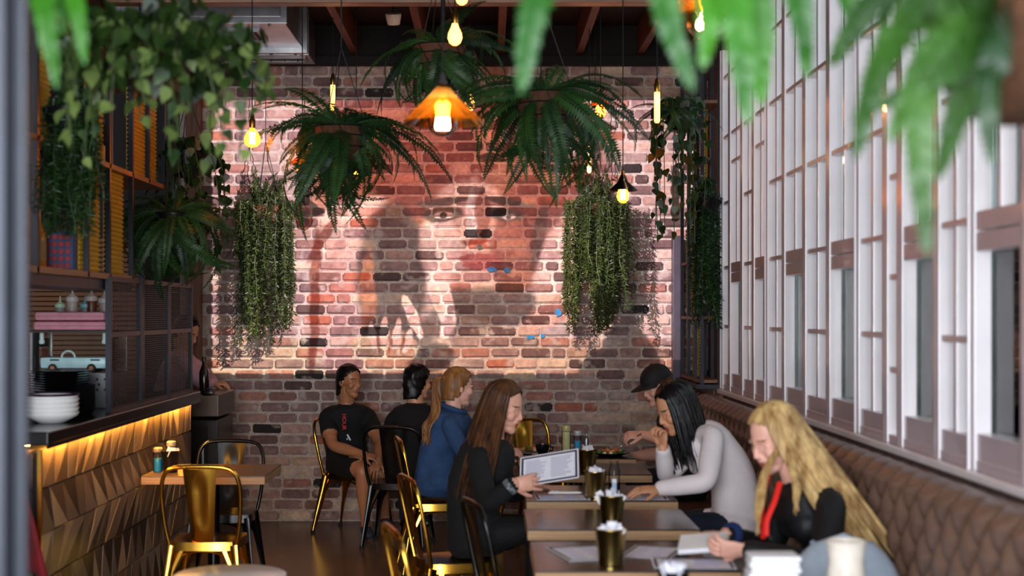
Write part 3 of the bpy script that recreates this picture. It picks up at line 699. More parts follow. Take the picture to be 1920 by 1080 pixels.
lamp(1325, 28, 4.2, 'amber', 'blurred amber glass lamp at the top beside the hanging fern leaves', 6)
lamp(624, 182, 9.8, 'tube', 'tiny tube bulb above the left hanging fern', 1.5)

# ================================================================ plants
LF_D = leaf_mat('fern_green_dark', '#122c17', '#335c26', .5, .25)
LF_M = leaf_mat('fern_green', '#173a17', '#3d6a20', .45, .3)
LF_B = leaf_mat('fern_green_bright', '#256418', '#4f9e26', .4, .4)
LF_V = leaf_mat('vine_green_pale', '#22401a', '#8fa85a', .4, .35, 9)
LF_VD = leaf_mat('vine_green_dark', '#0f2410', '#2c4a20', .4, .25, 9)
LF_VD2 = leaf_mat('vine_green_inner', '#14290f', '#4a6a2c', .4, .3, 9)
LF_T = leaf_mat('trailing_green', '#1d2c14', '#4a5c28', .5, .3, 20)
STEM = mat('green_stem', '#3a4a20', .6)
COIR = mat('coir_basket', '#4c2f1b', .9, var=.3, scale=40, bump=.5)
TERRA = mat('terracotta', '#5e3620', .8, var=.15)
def frond_mesh(name, Ln, droop, npair, pw, m, seed, detail=False, rise=.5):
    r = random.Random(seed); mb = MB(); pts = []; x = V((0,0,0)); ang = rise; stp = Ln/npair; sway = r.uniform(-.25,.25); az = 0
    for i in range(npair+1):
        pts.append(x.copy()); t = i/npair
        ang -= droop/npair*(1.4-.6*t); az += sway/npair
        x = x+V((sin(az)*cos(ang), cos(az)*cos(ang), sin(ang)))*stp
    mb.tube(pts[::3]+[pts[-1]], [.0035*(1-.7*i/(npair/3+1)) for i in range(len(pts[::3])+1)], 4, cap=False)
    for i in range(1, npair+1):
        t = i/npair; p = pts[i]; tg = (pts[min(i+1,npair)]-pts[i-1]).normalized(); sd = tg.cross(V((0,0,1))); sd = sd.normalized() if sd.length > .05 else V((1,0,0)); nm = sd.cross(tg)
        wl = pw*min(1, .35+2.6*t)*(1-t**3.2)+.004
        for s in (-1, 1):
            wl2 = wl*r.uniform(.85,1.1); d = (sd*s+tg*.28+nm*r.uniform(-.32,-.05)).normalized(); hw = stp*.62
            if detail:
                k = [p-tg*hw*.8, p+d*wl2*.3-tg*hw, p+d*wl2*.7-tg*hw*.7+nm*-.002, p+d*wl2+tg*hw*.3, p+d*wl2*.65+tg*hw*.9, p+d*wl2*.25+tg*hw*.95, p+tg*hw*.8]
                mb.add(k, [(0,1,2,3,4,5,6)] if s > 0 else [(6,5,4,3,2,1,0)])
            else:
                k = [p-tg*hw*.6, p+d*wl2*.45-tg*hw, p+d*wl2+tg*hw*.4, p+d*wl2*.4+tg*hw]
                mb.add(k, [(0,1,2,3)] if s > 0 else [(3,2,1,0)])
    return mb.mesh(name, m)
def fern(p, Ln, n, m, label, basket=None, key='a', down=0., hang=True, azr=None, pw=.035, npair=34, name='hanging_fern', detail=False, bs=1.0, scl=(.75,1.1), droops=(1.5, 2.2, 2.7, 1.1), rise=(0.2, 1.25)):
    t = thing(name, label, 'plant', p, 0, None)
    ms = [frond_mesh('frond_'+key, Ln, d_, npair, pw, m, i*7+sum(map(ord, key)) % 91, detail, rise=.15) for i, d_ in enumerate(droops)]
    for i in range(n):
        az = (2*pi*i*.381966*1.0 % (2*pi)) if azr is None else rnd.uniform(*azr)
        k = i/n; tilt = lerp(rise[0], rise[1], k**1.3)
        o = link('frond', rnd.choice(ms), t, (-.05*bs*sin(az)*(1-k), .05*bs*cos(az)*(1-k), rnd.uniform(-.02,.02)), (0,0,0), rnd.uniform(*scl)*(1-.25*k))
        o.rotation_mode = 'ZXY'; o.rotation_euler = (tilt-down, rnd.uniform(-1.1,1.1), az)
    if basket:
        b = link('basket', MB().lathe([(.02*bs,-.19*bs),(.08*bs,-.175*bs),(.125*bs,-.11*bs),(.145*bs,-.03*bs),(.15*bs,.0),(.135*bs,.0),(.12*bs,-.03*bs)], 22, capt=True).mesh('basket', basket, True), t)
        w_ = MB()
        for zz, rr in ((-.11,.128),(-.05,.145),(0,.153)): w_.tube([(rr*bs*cos(2*pi*i/24), rr*bs*sin(2*pi*i/24), zz*bs) for i in range(24)], .0035, 5, closed=True)
        for i in range(8):
            a = 2*pi*i/8; w_.tube([(rr*bs*cos(a+tw), rr*bs*sin(a+tw), zz*bs) for zz, rr, tw in ((0,.153,0),(-.05,.147,.2),(-.11,.13,.4),(-.19,.03,.6))], .003, 5)
        link('wire_frame', w_.mesh('wire_frame', DARKSTEEL, True), b)
    if hang:
        h_ = ZC-p[2]; hk = min(.45, h_*.6); w_ = MB()
        for i in range(3):
            a = 2*pi*i/3+.3; w_.tube([(.15*bs*cos(a), .15*bs*sin(a), 0), (0,0,hk)], .003, 5)
        w_.tube([(0,0,hk),(0,0,h_)], .004, 5); link('hanging_chain', w_.mesh('hanging_chain', CORD), t)
    return t
fern(at(640, 240, 8.0), .72, 78, LF_D, 'big dark hanging fern left of the amber cone lamp', COIR, 'left', pw=.066, npair=42)
fern(at(1022, 178, 7.6), .74, 80, LF_D, 'widest hanging fern with an exposed coir basket right of the amber cone lamp', COIR, 'mid', pw=.066, npair=42, bs=1.1)
fern(at(822, 88, 8.2), .64, 64, LF_D, 'highest hanging fern in a basket above the amber cone lamp', TERRA, 'top', pw=.06, npair=40, bs=1.0)
fern(at(325, 400, 8.3), .66, 90, LF_D, 'dark fern drooping off the end of the overhead shelf', CERB, 'shelf', pw=.05, npair=40, name='shelf_fern', bs=.75, droops=(2.2,2.6,2.9,1.9))
# blurred near ferns along the top edge: fronds arch out of baskets and hang down
def frond_path(pts, pw, m, seed, npair=46):
    r = random.Random(seed); q = smoothcurve(pts, 12); Ls = [0]
    for a, b in zip(q, q[1:]): Ls.append(Ls[-1]+(b-a).length)
    P_ = []
    for i in range(npair+1):
        d = Ls[-1]*i/npair; k = max(j for j in range(len(q)) if Ls[j] <= d+1e-9); k = min(k, len(q)-2); P_.append(lerp(q[k], q[k+1], (d-Ls[k])/max(1e-6, Ls[k+1]-Ls[k])))
    mb = MB(); mb.tube(P_[::3], .003, 5, cap=False); stp = Ls[-1]/npair
    for i in range(1, npair+1):
        t = i/npair; p = P_[i]; tg = (P_[min(i+1,npair)]-P_[i-1]).normalized(); sd = tg.cross(V((0,1,.25))).normalized(); nm = sd.cross(tg); wl = pw*min(1, .45+1.6*t)*(1-t)**.55+.004; hw = stp*.8
        for s in (-1,1):
            d = (sd*s+tg*.45+nm*r.uniform(-.3,.3)).normalized(); l = wl*r.uniform(.9,1.1)
            k = [p-tg*hw*.8, p+d*l*.3-tg*hw, p+d*l*.7-tg*hw*.7, p+d*l+tg*hw*.3, p+d*l*.65+tg*hw*.9, p+d*l*.25+tg*hw*.95, p+tg*hw*.8]
            mb.add(k, [(0,1,2,3,4,5,6)] if s > 0 else [(6,5,4,3,2,1,0)])
    return mb
def near_fern(p, label, fr, m, pw):
    p = V(p); t = thing('hanging_fern', label, 'plant', p, 0)
    for k, pts in enumerate(fr): frond_path([V((0,0,.0))]+[at(*q)-p for q in pts], pw*rnd.uniform(.9,1.1), m, 300+k).build('frond', m, t)
    for k in range(6):
        a = 2*pi*k/6+.9; frond_path([V((0,0,0)), V((.16*cos(a),.16*sin(a),.16)), V((.30*cos(a),.30*sin(a),.14)), V((.38*cos(a),.38*sin(a),.0 if p.z > 2.4 else .05))], pw*.8, m, 400+k).build('frond', m, t)
    MB().lathe([(.03,-.2),(.09,-.18),(.14,-.1),(.155,0),(.14,0)], 20, capt=True).build('basket', COIR, t, smooth=True)
    MB().tube([(.15,0,0),(0,0,.3),(-.15,0,0)], .003, 5).tube([(0,0,.3),(0,0,ZC-p[2])], .004, 5).build('hanging_chain', CORD, t)
near_fern(at(1225, -250, 2.7), 'bright green near fern whose leaf tips hang over the top edge right of centre',
    [[(1080,-190,2.6),(1010,-20,2.5),(978,165,2.5)], [(1230,-150,2.4),(1250,20,2.35),(1296,160,2.35)], [(1330,-180,2.5),(1375,0,2.4),(1402,225,2.4)], [(1300,-200,2.5),(1330,0,2.45),(1318,120,2.45)], [(1380,-220,2.6),(1420,0,2.6),(1428,190,2.6)], [(1400,-260,2.6),(1490,-40,2.6),(1514,140,2.6)], [(1450,-260,2.8),(1570,-60,2.8),(1600,60,2.8)]], LF_B, .062)
near_fern(at(1905, 20, 2.5), 'big blurred fern hanging from its basket at the top right corner',
    [[(1780,-30,2.4),(1660,100,2.3),(1605,290,2.3)], [(1800,20,2.3),(1725,180,2.2),(1738,470,2.2)], [(1840,30,2.3),(1800,120,2.2),(1700,170,2.2)], [(1880,60,2.2),(1852,180,2.2),(1858,300,2.2)], [(1760,-60,2.5),(1640,0,2.5),(1560,120,2.5)], [(1820,40,2.25),(1740,110,2.2),(1670,260,2.2)], [(1800,60,2.3),(1770,140,2.25),(1640,200,2.25)], [(1850,60,2.3),(1800,200,2.3),(1760,330,2.3)]], LF_M, .055)
near_fern(at(-20, -190, 2.95), 'bright blurred fern tips hanging in the top left corner',
    [[(50,-150,2.8),(85,0,2.7),(104,155,2.7)], [(30,-150,2.8),(72,0,2.7),(86,105,2.7)], [(90,-160,2.8),(140,0,2.7),(158,112,2.7)], [(60,-170,2.8),(110,-20,2.8),(120,60,2.8)]], LF_B, .042)

# heart leaved vines, every leaf a piece
def heart(name, m):
    half = [(0,.0),(.16,.10),(.34,.06),(.46,-.10),(.44,-.32),(.30,-.58),(.12,-.84),(0,-1.05)]
    vs_ = [(0,y,0) for x,y in half]; vs_ += [(x,y,.10*x+.03*sin(y*5)) for x,y in half[1:-1]]; vs_ += [(-x,y,.10*x+.03*sin(y*5)) for x,y in half[1:-1]]
    n = len(half); k = n-2; fs_ = []
    for a in range(k-1): fs_.append((a+1, a+2, n+a+1, n+a)); fs_.append((a+2, a+1, n+k+a, n+k+a+1))
    fs_ += [(0,1,n),(1,0,n+k),(n-2,n-1,n+k-1),(n-1,n-2,n+2*k-1)]
    vs_ = [(x, y, z-.12*y*y) for x,y,z in vs_]
    return MB().add(vs_, fs_).mesh(name, m, R(80))
HP, HD = heart('vine_leaf_pale', LF_V), heart('vine_leaf_dark', LF_VD)
def vine(p, label, strands, leaf, size, name='hanging_vine', pot=None, pots=1., nleaf=9, hang=True, mass=0):
    t = thing(name, label, 'plant', p, 0)
    for (az, out, drop) in strands:
        pts = smoothcurve([(0,0,.02), (out*.55*cos(az), out*.55*sin(az), .07), (out*cos(az), out*sin(az), -.05), (out*1.08*cos(az+.1), out*1.08*sin(az+.1), -drop*.5), (out*1.05*cos(az+.15)+rnd.uniform(-.03,.03), out*1.05*sin(az+.15), -drop)], 6)
        MB().tube(pts[::2], .003, 5, cap=False).build('stem', STEM, t)
        for i in range(nleaf):
            q = pts[int((i+.8)/nleaf*(len(pts)-1))]; sz = size*rnd.uniform(.65,1.15)*(1-.3*i/nleaf)
            o = link('leaf', leaf, t, q+V((rnd.uniform(-.025,.025), rnd.uniform(-.025,.025), 0)), (R(rnd.uniform(40,95)), R(rnd.uniform(-35,35)), rnd.uniform(-1.1,1.1)+(pi if rnd.random() < .12 else 0)), sz)
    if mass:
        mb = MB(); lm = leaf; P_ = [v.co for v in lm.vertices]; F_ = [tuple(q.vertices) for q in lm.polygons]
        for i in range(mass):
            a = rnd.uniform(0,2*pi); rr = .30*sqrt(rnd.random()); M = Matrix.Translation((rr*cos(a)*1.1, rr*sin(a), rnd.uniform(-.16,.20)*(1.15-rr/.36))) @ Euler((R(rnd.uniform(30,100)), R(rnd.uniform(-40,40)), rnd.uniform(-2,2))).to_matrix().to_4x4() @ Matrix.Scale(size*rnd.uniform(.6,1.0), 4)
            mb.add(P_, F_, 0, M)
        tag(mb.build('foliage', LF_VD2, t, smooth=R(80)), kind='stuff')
    if pot: MB().lathe([(.05*pots,-.16*pots),(.09*pots,-.15*pots),(.12*pots,-.02*pots),(.125*pots,0),(.11*pots,0)], 20).build('pot', pot, t, smooth=True)
    if hang:
        w_ = MB()
        for i in range(3): a = 2*pi*i/3; w_.tube([(.12*pots*cos(a), .12*pots*sin(a), 0), (0,0,.35)], .003, 5)
        w_.tube([(0,0,.35),(0,0,ZC-p[2])], .004, 5).build('hanging_chain', CORD, t)
    return t
def strands(n, o0, o1, d0, d1, a0=0, a1=2*pi): return [(a0+(a1-a0)*(i+rnd.random()*.7)/n, rnd.uniform(o0,o1), rnd.uniform(d0,d1)) for i in range(n)]
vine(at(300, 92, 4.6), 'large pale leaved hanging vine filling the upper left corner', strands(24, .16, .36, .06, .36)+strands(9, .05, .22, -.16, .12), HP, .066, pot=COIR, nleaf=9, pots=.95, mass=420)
vine(at(352, 285, 8.7), 'dark leaved vine hanging in front of the left end of the brick wall', strands(16, .08, .26, .2, .62), HD, .085, nleaf=11, pot=CERB)
vine(at(1278, 205, 9.7), 'dark vine trailing down from the top of the corner shelf', strands(17, .05, .2, .3, .95), HD, .085, name='shelf_vine', nleaf=14, pot=CERB, hang=False)
fern(at(1262, 205, 9.6), .38, 22, LF_D, 'small fern on the corner shelf above the dark vine', None, 'corner', hang=False, pw=.035, name='shelf_fern')

# trailing plants with thin needle leaves
def trail_mesh(name, Ln, n, leaf, seed, m, spread=.3):
    r = random.Random(seed); mb = MB(); pts = [V((0,0,0))]
    for i in range(12): pts.append(pts[-1]+V((r.uniform(-.012,.012), r.uniform(-.008,.008), -Ln/12)))
    mb.tube(pts, .0022, 4, cap=False)
    for i in range(n):
        t = (i+.5)/n*12; k = min(int(t), 11); p = lerp(pts[k], pts[k+1], t-k); a = r.uniform(0,2*pi); d = V((cos(a), sin(a), r.uniform(-1.4,-.2))).normalized(); l = leaf*r.uniform(.7,1.25); s = d.cross(V((r.uniform(-1,1),r.uniform(-1,1),.3))).normalized()*l*.15
        mb.add([p, p+d*l*.45+s, p+d*l, p+d*l*.45-s], [(0,1,2,3)])
    return mb.mesh(name, m)
def trailer(p, label, m, rad, L0, L1, n, name='trailing_plant', pot=TERRA, hang=.5, shape=None, leaf=.034, sy=1.0):
    t = thing(name, label, 'plant', p, 0)
    ms = [trail_mesh('strand_'+str(i), 1.0, 170, leaf, 60+i, m) for i in range(5)]
    for i in range(n):
        a = 2*pi*rnd.random(); rr = rad*sqrt(rnd.random())*.95; x = rr*cos(a); y = rr*sin(a)*sy
        L_ = shape(x/rad)*rnd.uniform(.72,1.05) if shape else rnd.uniform(L0, L1)
        o = link('strand', rnd.choice(ms), t, (x, y, .03*rnd.random()+.06*(1-(rr/rad)**2)), (rnd.uniform(-.06,.06), rnd.uniform(-.06,.06), rnd.uniform(0,6)), (1.15, 1.15, L_))
    tuftm = [trail_mesh('tuft_'+str(i), .16, 46, leaf*1.0, 90+i, m) for i in range(3)]
    for i in range(46):
        a = 2*pi*i*.382; b_ = rnd.uniform(.5, 2.0); o = link('sprig', rnd.choice(tuftm), t, (rad*.35*cos(a), rad*.35*sin(a)*sy, .05)); o.rotation_mode = 'ZXY'; o.rotation_euler = (pi-b_, 0, a); o.scale = (1,1,rnd.uniform(.8,1.5)*rad/.22)
    MB().lathe([(.05,-.13),(.085,-.12),(.12,-.02),(.125,0),(.11,0)], 20).build('pot', pot, t, smooth=True)
    if hang:
        w_ = MB()
        for i in range(3): a = 2*pi*i/3+.2; w_.tube([(.12*cos(a), .12*sin(a), 0), (0,0,hang)], .0028, 5)
        w_.tube([(0,0,hang),(0,0,ZC-p[2])], .0032, 5).build('hanging_wire', CORD, t)
    return t
def shp_l(u): return 1.05 if u < -.2 and u > -.75 else (.55 if u < .25 else (1.0 if u < .75 else .72))
def shp_r(u): return .98 if u < -.45 else (.62 if u < .0 else (1.02 if u < .5 else .8))
trailer(at(498, 386, 11.03), 'trailing plant hanging before the left part of the brick wall', LF_T, .25, .5, 1.0, 84, shape=shp_l, sy=.7)
trailer(at(1116, 384, 11.0), 'trailing plant hanging before the right part of the brick wall', LF_T, .27, .5, 1.0, 92, shape=shp_r, sy=.7)
trailer(at(1322, 372, 9.95), 'dense dark trailing plant on the corner shelf beside the windows', LF_VD, .10, .6, .95, 46, name='shelf_trailer', hang=0, pot=CERB)
trailer(at(134, 205, 6.15), 'dark trailing plant on top of the overhead shelf', LF_VD, .13, .3, .62, 60, name='shelf_trailer', hang=0, pot=CERB)
trailer(V((-1.95, 6.55, 2.44)), 'green trailing plant spilling in front of the yellow panels of the overhead shelf', LF_T, .07, .3, .46, 22, name='shelf_trailer', hang=0, pot=CERB)
# ================================================================ people
def voxel(mb, size, it=4, fac=.5):
    me = bpy.data.meshes.new('tmp'); me.from_pydata([tuple(v) for v in mb.v], [], mb.f); me.update()
    o = bpy.data.objects.new('tmp', me); COL.objects.link(o)
    m = o.modifiers.new('r', 'REMESH'); m.mode = 'VOXEL'; m.voxel_size = size
    if it: s = o.modifiers.new('s', 'SMOOTH'); s.factor = fac; s.iterations = it
    dg = bpy.context.evaluated_depsgraph_get(); ev = o.evaluated_get(dg); m2 = ev.to_mesh()
    vs_ = [v.co.copy() for v in m2.vertices]; fs_ = [tuple(p.vertices) for p in m2.polygons]
    ev.to_mesh_clear(); bpy.data.objects.remove(o); bpy.data.meshes.remove(me)
    return vs_, fs_
def limb(mb, pts, rad, n=14, step=.02, flat=1):
    P_ = [V(p) for p in pts]; q = []; r_ = []
    for i in range(len(P_)-1):
        k = max(2, int((P_[i+1]-P_[i]).length/step))
        for j in range(k): t = j/k; q.append(lerp(P_[i], P_[i+1], t)); tt = t*t*(3-2*t); r_.append(lerp(rad[i], rad[i+1], tt))
    q.append(P_[-1]); r_.append(rad[-1])
    for _ in range(3): q = [q[0]]+[(q[i-1]+q[i]*2+q[i+1])/4 for i in range(1, len(q)-1)]+[q[-1]]
    mb.tube(q, r_, n, flat=flat); mb.ball(q[0], r_[0]*.98, 10); mb.ball(q[-1], r_[-1]*.98, 10)
SKIN = {'light': mat('skin_light', '#d9a08a', .45, var=.06, scale=20, subs=.15), 'fair': mat('skin_fair', '#e2ab98', .45, var=.06, scale=20, subs=.15), 'tan': mat('skin_tan', '#a8714f', .42, var=.06, scale=20, subs=.12), 'warm': mat('skin_warm', '#c98f6c', .42, var=.06, scale=20, subs=.12)}
LIP = mat('lips', '#a3554c', .4); LASH = mat('lashes_and_brows', '#2a1a14', .7)
def hand(mb, w0, d, nrm, side, curl=(.5,.55,.6,.65), spread=.12, sc=1.0, thumb=.7):
    d = V(d).normalized(); n = V(nrm); n = (n-d*n.dot(d)).normalized(); x = d.cross(n)*side     # n: back of hand
    M = Matrix((x, d, n)).transposed().to_4x4(); M.translation = V(w0)
    def T(p): return M @ (V(p)*sc)
    pal = MB()
    for t in range(9):
        k = t/8
    pal.tube([T((0,-.01,0)), T((0,.015,0)), T((.002,.045,0)), T((.002,.075,-.001)), T((.002,.092,-.002))], [.026*sc,.031*sc,.040*sc,.041*sc,.036*sc], 14, flat=.40, up=tuple(n))
    mb.add(pal.v, pal.f)
    for i in range(4):
        bx = (.030,.010,-.010,-.029)[i]; ln = (.070,.078,.072,.056)[i]; a = (1.5-i)*spread
        p = V((bx, .082-(.004 if i in (0,3) else 0), 0)); ang = 0; pts = [V((bx*.9,.06,-.003)), p]
        for s_, fr_ in enumerate((.45,.32,.27)):
            ang += curl[i]*(.9 if s_ == 0 else 1.05)
            p = p+V((sin(a)*cos(ang), cos(a)*cos(ang), -sin(ang)))*ln*fr_; pts.append(p)
        mb.tube(smoothcurve([T(q) for q in pts], 3), [r_*sc for r_ in [.0098]*4+[.0092]*3+[.0086]*3+[.0078]*2+[.006]], 8); mb.ball(T(pts[-1]), .0062*sc, 8)
    pts = [V((.018,.012,-.006)), V((.036,.034,-.012)), V((.036+.03*cos(thumb),.034+.03*sin(thumb),-.018)), V((.036+.045*cos(thumb),.034+.056*sin(thumb)+.004,-.024))]
    mb.tube(smoothcurve([T(q) for q in pts], 3), [r_*sc for r_ in (.016,.0155,.015,.0135,.0125,.0115,.011,.0105,.009,.007)], 8); mb.ball(T(pts[-1]), .0075*sc, 8)
def head_shape(mb):
    mb.ball((0,-.014,.040), (.074,.094,.085), 20); mb.ball((0,.03,.01), (.060,.058,.075), 16); mb.ball((0,.028,-.045), (.054,.058,.058), 16)
    mb.ball((0,.066,-.092), (.026,.022,.021), 12); mb.ball((0,.045,-.085), (.042,.040,.026), 12)
    for s in (-1,1):
        mb.ball((s*.040,.055,-.018), (.026,.026,.028), 12); mb.ball((s*.028,.072,.027), (.026,.012,.010), 10)
        mb.ball((s*.075,-.010,-.004), (.009,.020,.031), 12, rot=(R(-12),0,s*R(18))); mb.ball((s*.010,.088,-.027), (.008,.009,.007), 8)
        mb.ball((s*.034,.062,.006), (.016,.016,.013), 12)
    mb.tube([(0,.074,.026),(0,.084,.006),(0,.096,-.016),(0,.099,-.024)], [.008,.0085,.0095,.009], 10); mb.ball((0,.096,-.025), (.010,.010,.008), 10)
    mb.ball((0,.084,-.053), (.021,.010,.0065), 10); mb.ball((0,.083,-.064), (.019,.010,.0075), 10); mb.ball((0,.074,-.045), (.03,.02,.02), 10)
def person(label, J, fwd, hfwd, pitch, roll, skin, parts, female=True, top=None, legm=None, shoe=None, sleeve=1.0, shorts=None, collar=0, hands=None, sex=1.0, headsc=1.0, shw=1.0, thick=1.0, brow=None):
    """J: world joints. parts: extra children (hair, cap...) built by callbacks with the head matrix"""
    t = thing('person', label, 'person', (J['pelvis'][0], J['pelvis'][1], 0))
    org = V(t.location)
    fw = V((*fwd, 0)).normalized(); rt = fw.cross(V((0,0,1)))
    pel, nk, hd = V(J['pelvis']), V(J['neck']), V(J['head'])
    src = []          # (MB, tag)
    tm = MB(); rings = []
    sr = (V(J['shR'])-V(J['shL'])).normalized()
    mid = V(J['mid']) if 'mid' in J else lerp(pel, nk, .5)-fw*.02
    sp_ = smoothcurve([pel-(mid-pel).normalized()*.10, pel, mid, lerp(mid, nk, .62)+fw*.012, nk], 6); n_ = len(sp_)
    prof = [(0,.12,.10),(.16,.165,.125),(.30,.158,.118),(.46,.142,.104),(.62,.152,.112),(.76,.165,.118),(.88,.150,.100),(.95,.105,.075),(1.,.062,.056)]
    vs_ = []; NS = 24
    for i, c in enumerate(sp_):
        k = i/(n_-1); 
        for a in range(len(prof)-1):
            if prof[a][0] <= k <= prof[a+1][0]: break
        u = (k-prof[a][0])/(prof[a+1][0]-prof[a][0]); hw = lerp(prof[a][1], prof[a+1][1], u)*(.92 if female else 1.04)*shw; hd_ = lerp(prof[a][2], prof[a+1][2], u)*thick
        tg = (sp_[min(i+1,n_-1)]-sp_[max(i-1,0)]).normalized(); lat = lerp(rt, sr, min(1, k*1.3)); lat = (lat-tg*lat.dot(tg)).normalized(); dep = tg.cross(lat)
        for j in range(NS):
            an = 2*pi*j/NS; ca, sa = cos(an), sin(an); e = .8
            vs_.append(c+lat*hw*(abs(ca)**e)*(1 if ca > 0 else -1)+dep*hd_*(abs(sa)**e)*(1 if sa > 0 else -1))
    fs_ = [(i*NS+j, i*NS+(j+1)%NS, (i+1)*NS+(j+1)%NS, (i+1)*NS+j) for i in range(n_-1) for j in range(NS)]+[tuple(range(NS-1,-1,-1)), tuple((n_-1)*NS+j for j in range(NS))]
    tm.add(vs_, fs_)
    if female:
        c = sp_[int(n_*.66)]; tg = (nk-mid).normalized(); dep = tg.cross(sr); dep = dep if dep.dot(fw) > 0 else -dep
        for s in (-1,1): tm.ball(c+sr*s*.07+dep*.085, (.062,.062,.062), 12)
    src.append((tm, 'top'))
    for s in ('L','R'):
        sh, el, wr = V(J['sh'+s]), V(J['el'+s]), V(J['wr'+s]); k = .92 if female else 1.05
        inner = lerp(sh, nk, .45)-V((0,0,.02)); ext = .008 if top != 'none' else 0
        m1 = MB(); m2 = MB()
        if sleeve >= 1:
            limb(m1, [inner, sh, lerp(sh,el,.5), el, lerp(el,wr,.5), lerp(el,wr,.96)], [.062*k,.060*k,.052*k+ext,.045*k+ext,.042*k+ext,.034*k+ext])
            limb(m2, [lerp(el,wr,.85), wr+(wr-el).normalized()*.01], [.026*k,.027*k])
        else:
            ps = lerp(sh, el, sleeve); limb(m1, [inner, sh, lerp(sh,ps,.5), ps], [.064*k,.064*k,.060*k,.058*k+ext])
            limb(m2, [lerp(sh,ps,.6), lerp(sh,el,.6), el, lerp(el,wr,.3), wr+(wr-el).normalized()*.01], [.046*k,.047*k,.040*k,.042*k,.027*k])
        src.append((m1,'top')); src.append((m2,'skin'))
        sg = 1 if s == 'R' else -1
        hp = pel+rt*sg*.085; kn, an = V(J['kn'+s]), V(J['an'+s]); m3 = MB(); m4 = MB()
        if shorts:
            ps = lerp(hp, kn, .82); limb(m3, [hp, lerp(hp,kn,.4), ps], [.098,.092,.080]); limb(m4, [lerp(hp,kn,.6), kn, lerp(kn,an,.3), an], [.065,.056,.058,.036])
        else: limb(m3, [hp, lerp(hp,kn,.4), kn, lerp(kn,an,.35), an], [.095*k,.086*k,.062*k,.060*k,.044*k])
        src.append((m3,'leg')); src.append((m4,'skin'))
        ff = V((*J.get('foot', fwd), 0)).normalized(); m5 = MB()
        m5.tube([an-ff*.055-V((0,0,.035)), an-ff*.03-V((0,0,.04)), an+ff*.05-V((0,0,.045)), an+ff*.12-V((0,0,.055)), an+ff*.175-V((0,0,.06))], [.03,.04,.045,.042,.02], 12, flat=.75); m5.ball(an-V((0,0,.02)), (.038,.038,.045), 10)
        src.append((m5,'shoe'))
    nm = MB(); hM = Matrix.Translation(hd) @ Matrix.Rotation(atan2(-hfwd[0], hfwd[1]), 4, 'Z') @ Matrix.Rotation(R(pitch), 4, 'X') @ Matrix.Rotation(R(roll), 4, 'Y') @ Matrix.Scale(headsc, 4)
    nb = hM @ V((0,-.022,-.06)); limb(nm, [nk-V((0,0,.04)), lerp(nk, nb, .5), nb], [.060,.053 if female else .060,.052 if female else .058]); src.append((nm,'skin'))
    allm = MB(); tags = []; order = ['top','leg','skin','shoe']
    kd = kdtree.KDTree(sum(len(m.v) for m,_ in src)); c_ = 0
    for m, tg_ in src:
        for v in m.v:
            kd.insert(v, c_); tags.append(0 if (tg_ == 'leg' and female and (V(v)-pel).length < .19) else order.index(tg_)); c_ += 1
        allm.add(m.v, m.f)
    kd.balance()
    bv, bf = voxel(allm, .0085, 3)
    import numpy as np
    out = MB(); nv_ = len(bv); lab = np.zeros((nv_, 4)); lab[np.arange(nv_), [tags[kd.find(v)[1]] for v in bv]] = 1
    ed = np.array(sorted({(min(f[i-1], f[i]), max(f[i-1], f[i])) for f in bf for i in range(len(f))})); deg = np.bincount(ed.ravel(), minlength=nv_)[:, None]
    for _ in range(9):          # even out the seams between cloth and skin
        acc = np.zeros_like(lab); np.add.at(acc, ed[:,0], lab[ed[:,1]]); np.add.at(acc, ed[:,1], lab[ed[:,0]]); lab = .4*lab+.6*acc/deg
    mi = [int(np.argmax(sum(lab[q] for q in f))) for f in bf]
    if collar:      # neckline: lower the cloth edge to an open collar
        dep = sr.cross((nk-mid).normalized()); dep = dep if dep.dot(fw) > 0 else -dep
        for i, f in enumerate(bf):
            if mi[i] == 0:
                c = bv[f[0]]; q = c-nk
                if q.dot(dep) > .02 and abs(q.dot(sr)) < collar*.5*(1+q.z/collar*.6) and q.z > -collar*1.3: mi[i] = 2
    out.v += [v-org for v in bv]; out.f += list(bf)
    sub = [4 if False else m for m in mi]; out.m += sub
    hm = MB(); head_shape(hm); hv, hf = voxel(hm, .0042, 3, .45)
    for i, v in enumerate(hv):      # eye sockets, temples
        for s in (-1,1):
            d2 = ((v.x-s*.033)/.017)**2+((v.z-.012)/.010)**2
            if v.y > .03: v.y -= .004*exp(-d2)
    hmi = []
    for f in hf:
        c = V((0,0,0))
        for q in f: c += hv[q]
        c /= len(f); x = abs(c.x); k = 2
        if c.y > .04:
            if x < .021*(1-.0) and -.0715 < c.z < -.0475 and c.y > .082: k = 4
            if .016 < x < .052 and abs(c.z-(.0355-.30*max(0,x-.038)-.08*max(0,.036-x))) < .0022: k = 5
            if .020 < x < .047 and abs(c.z-(.0060+(x-.033)**2*9)) < .0016: k = 5
        hmi.append(k)
    o_ = len(out.v); out.v += [hM @ v-org for v in hv]; out.f += [tuple(q+o_ for q in f) for f in hf]; out.m += hmi
    for hnd in (hands or []):
        m_ = MB(); hand(m_, *hnd[0], **hnd[1]); v2, f2 = voxel(m_, .0032, 2, .4)
        o_ = len(out.v); out.v += [v-org for v in v2]; out.f += [tuple(q+o_ for q in f) for f in f2]; out.m += [2]*len(f2)
    out.build('body', [top, legm, skin, shoe or CERB, LIP, LASH if brow is None else brow], t, smooth=R(180))
    for p in parts: p(t, hM, org)
    return t
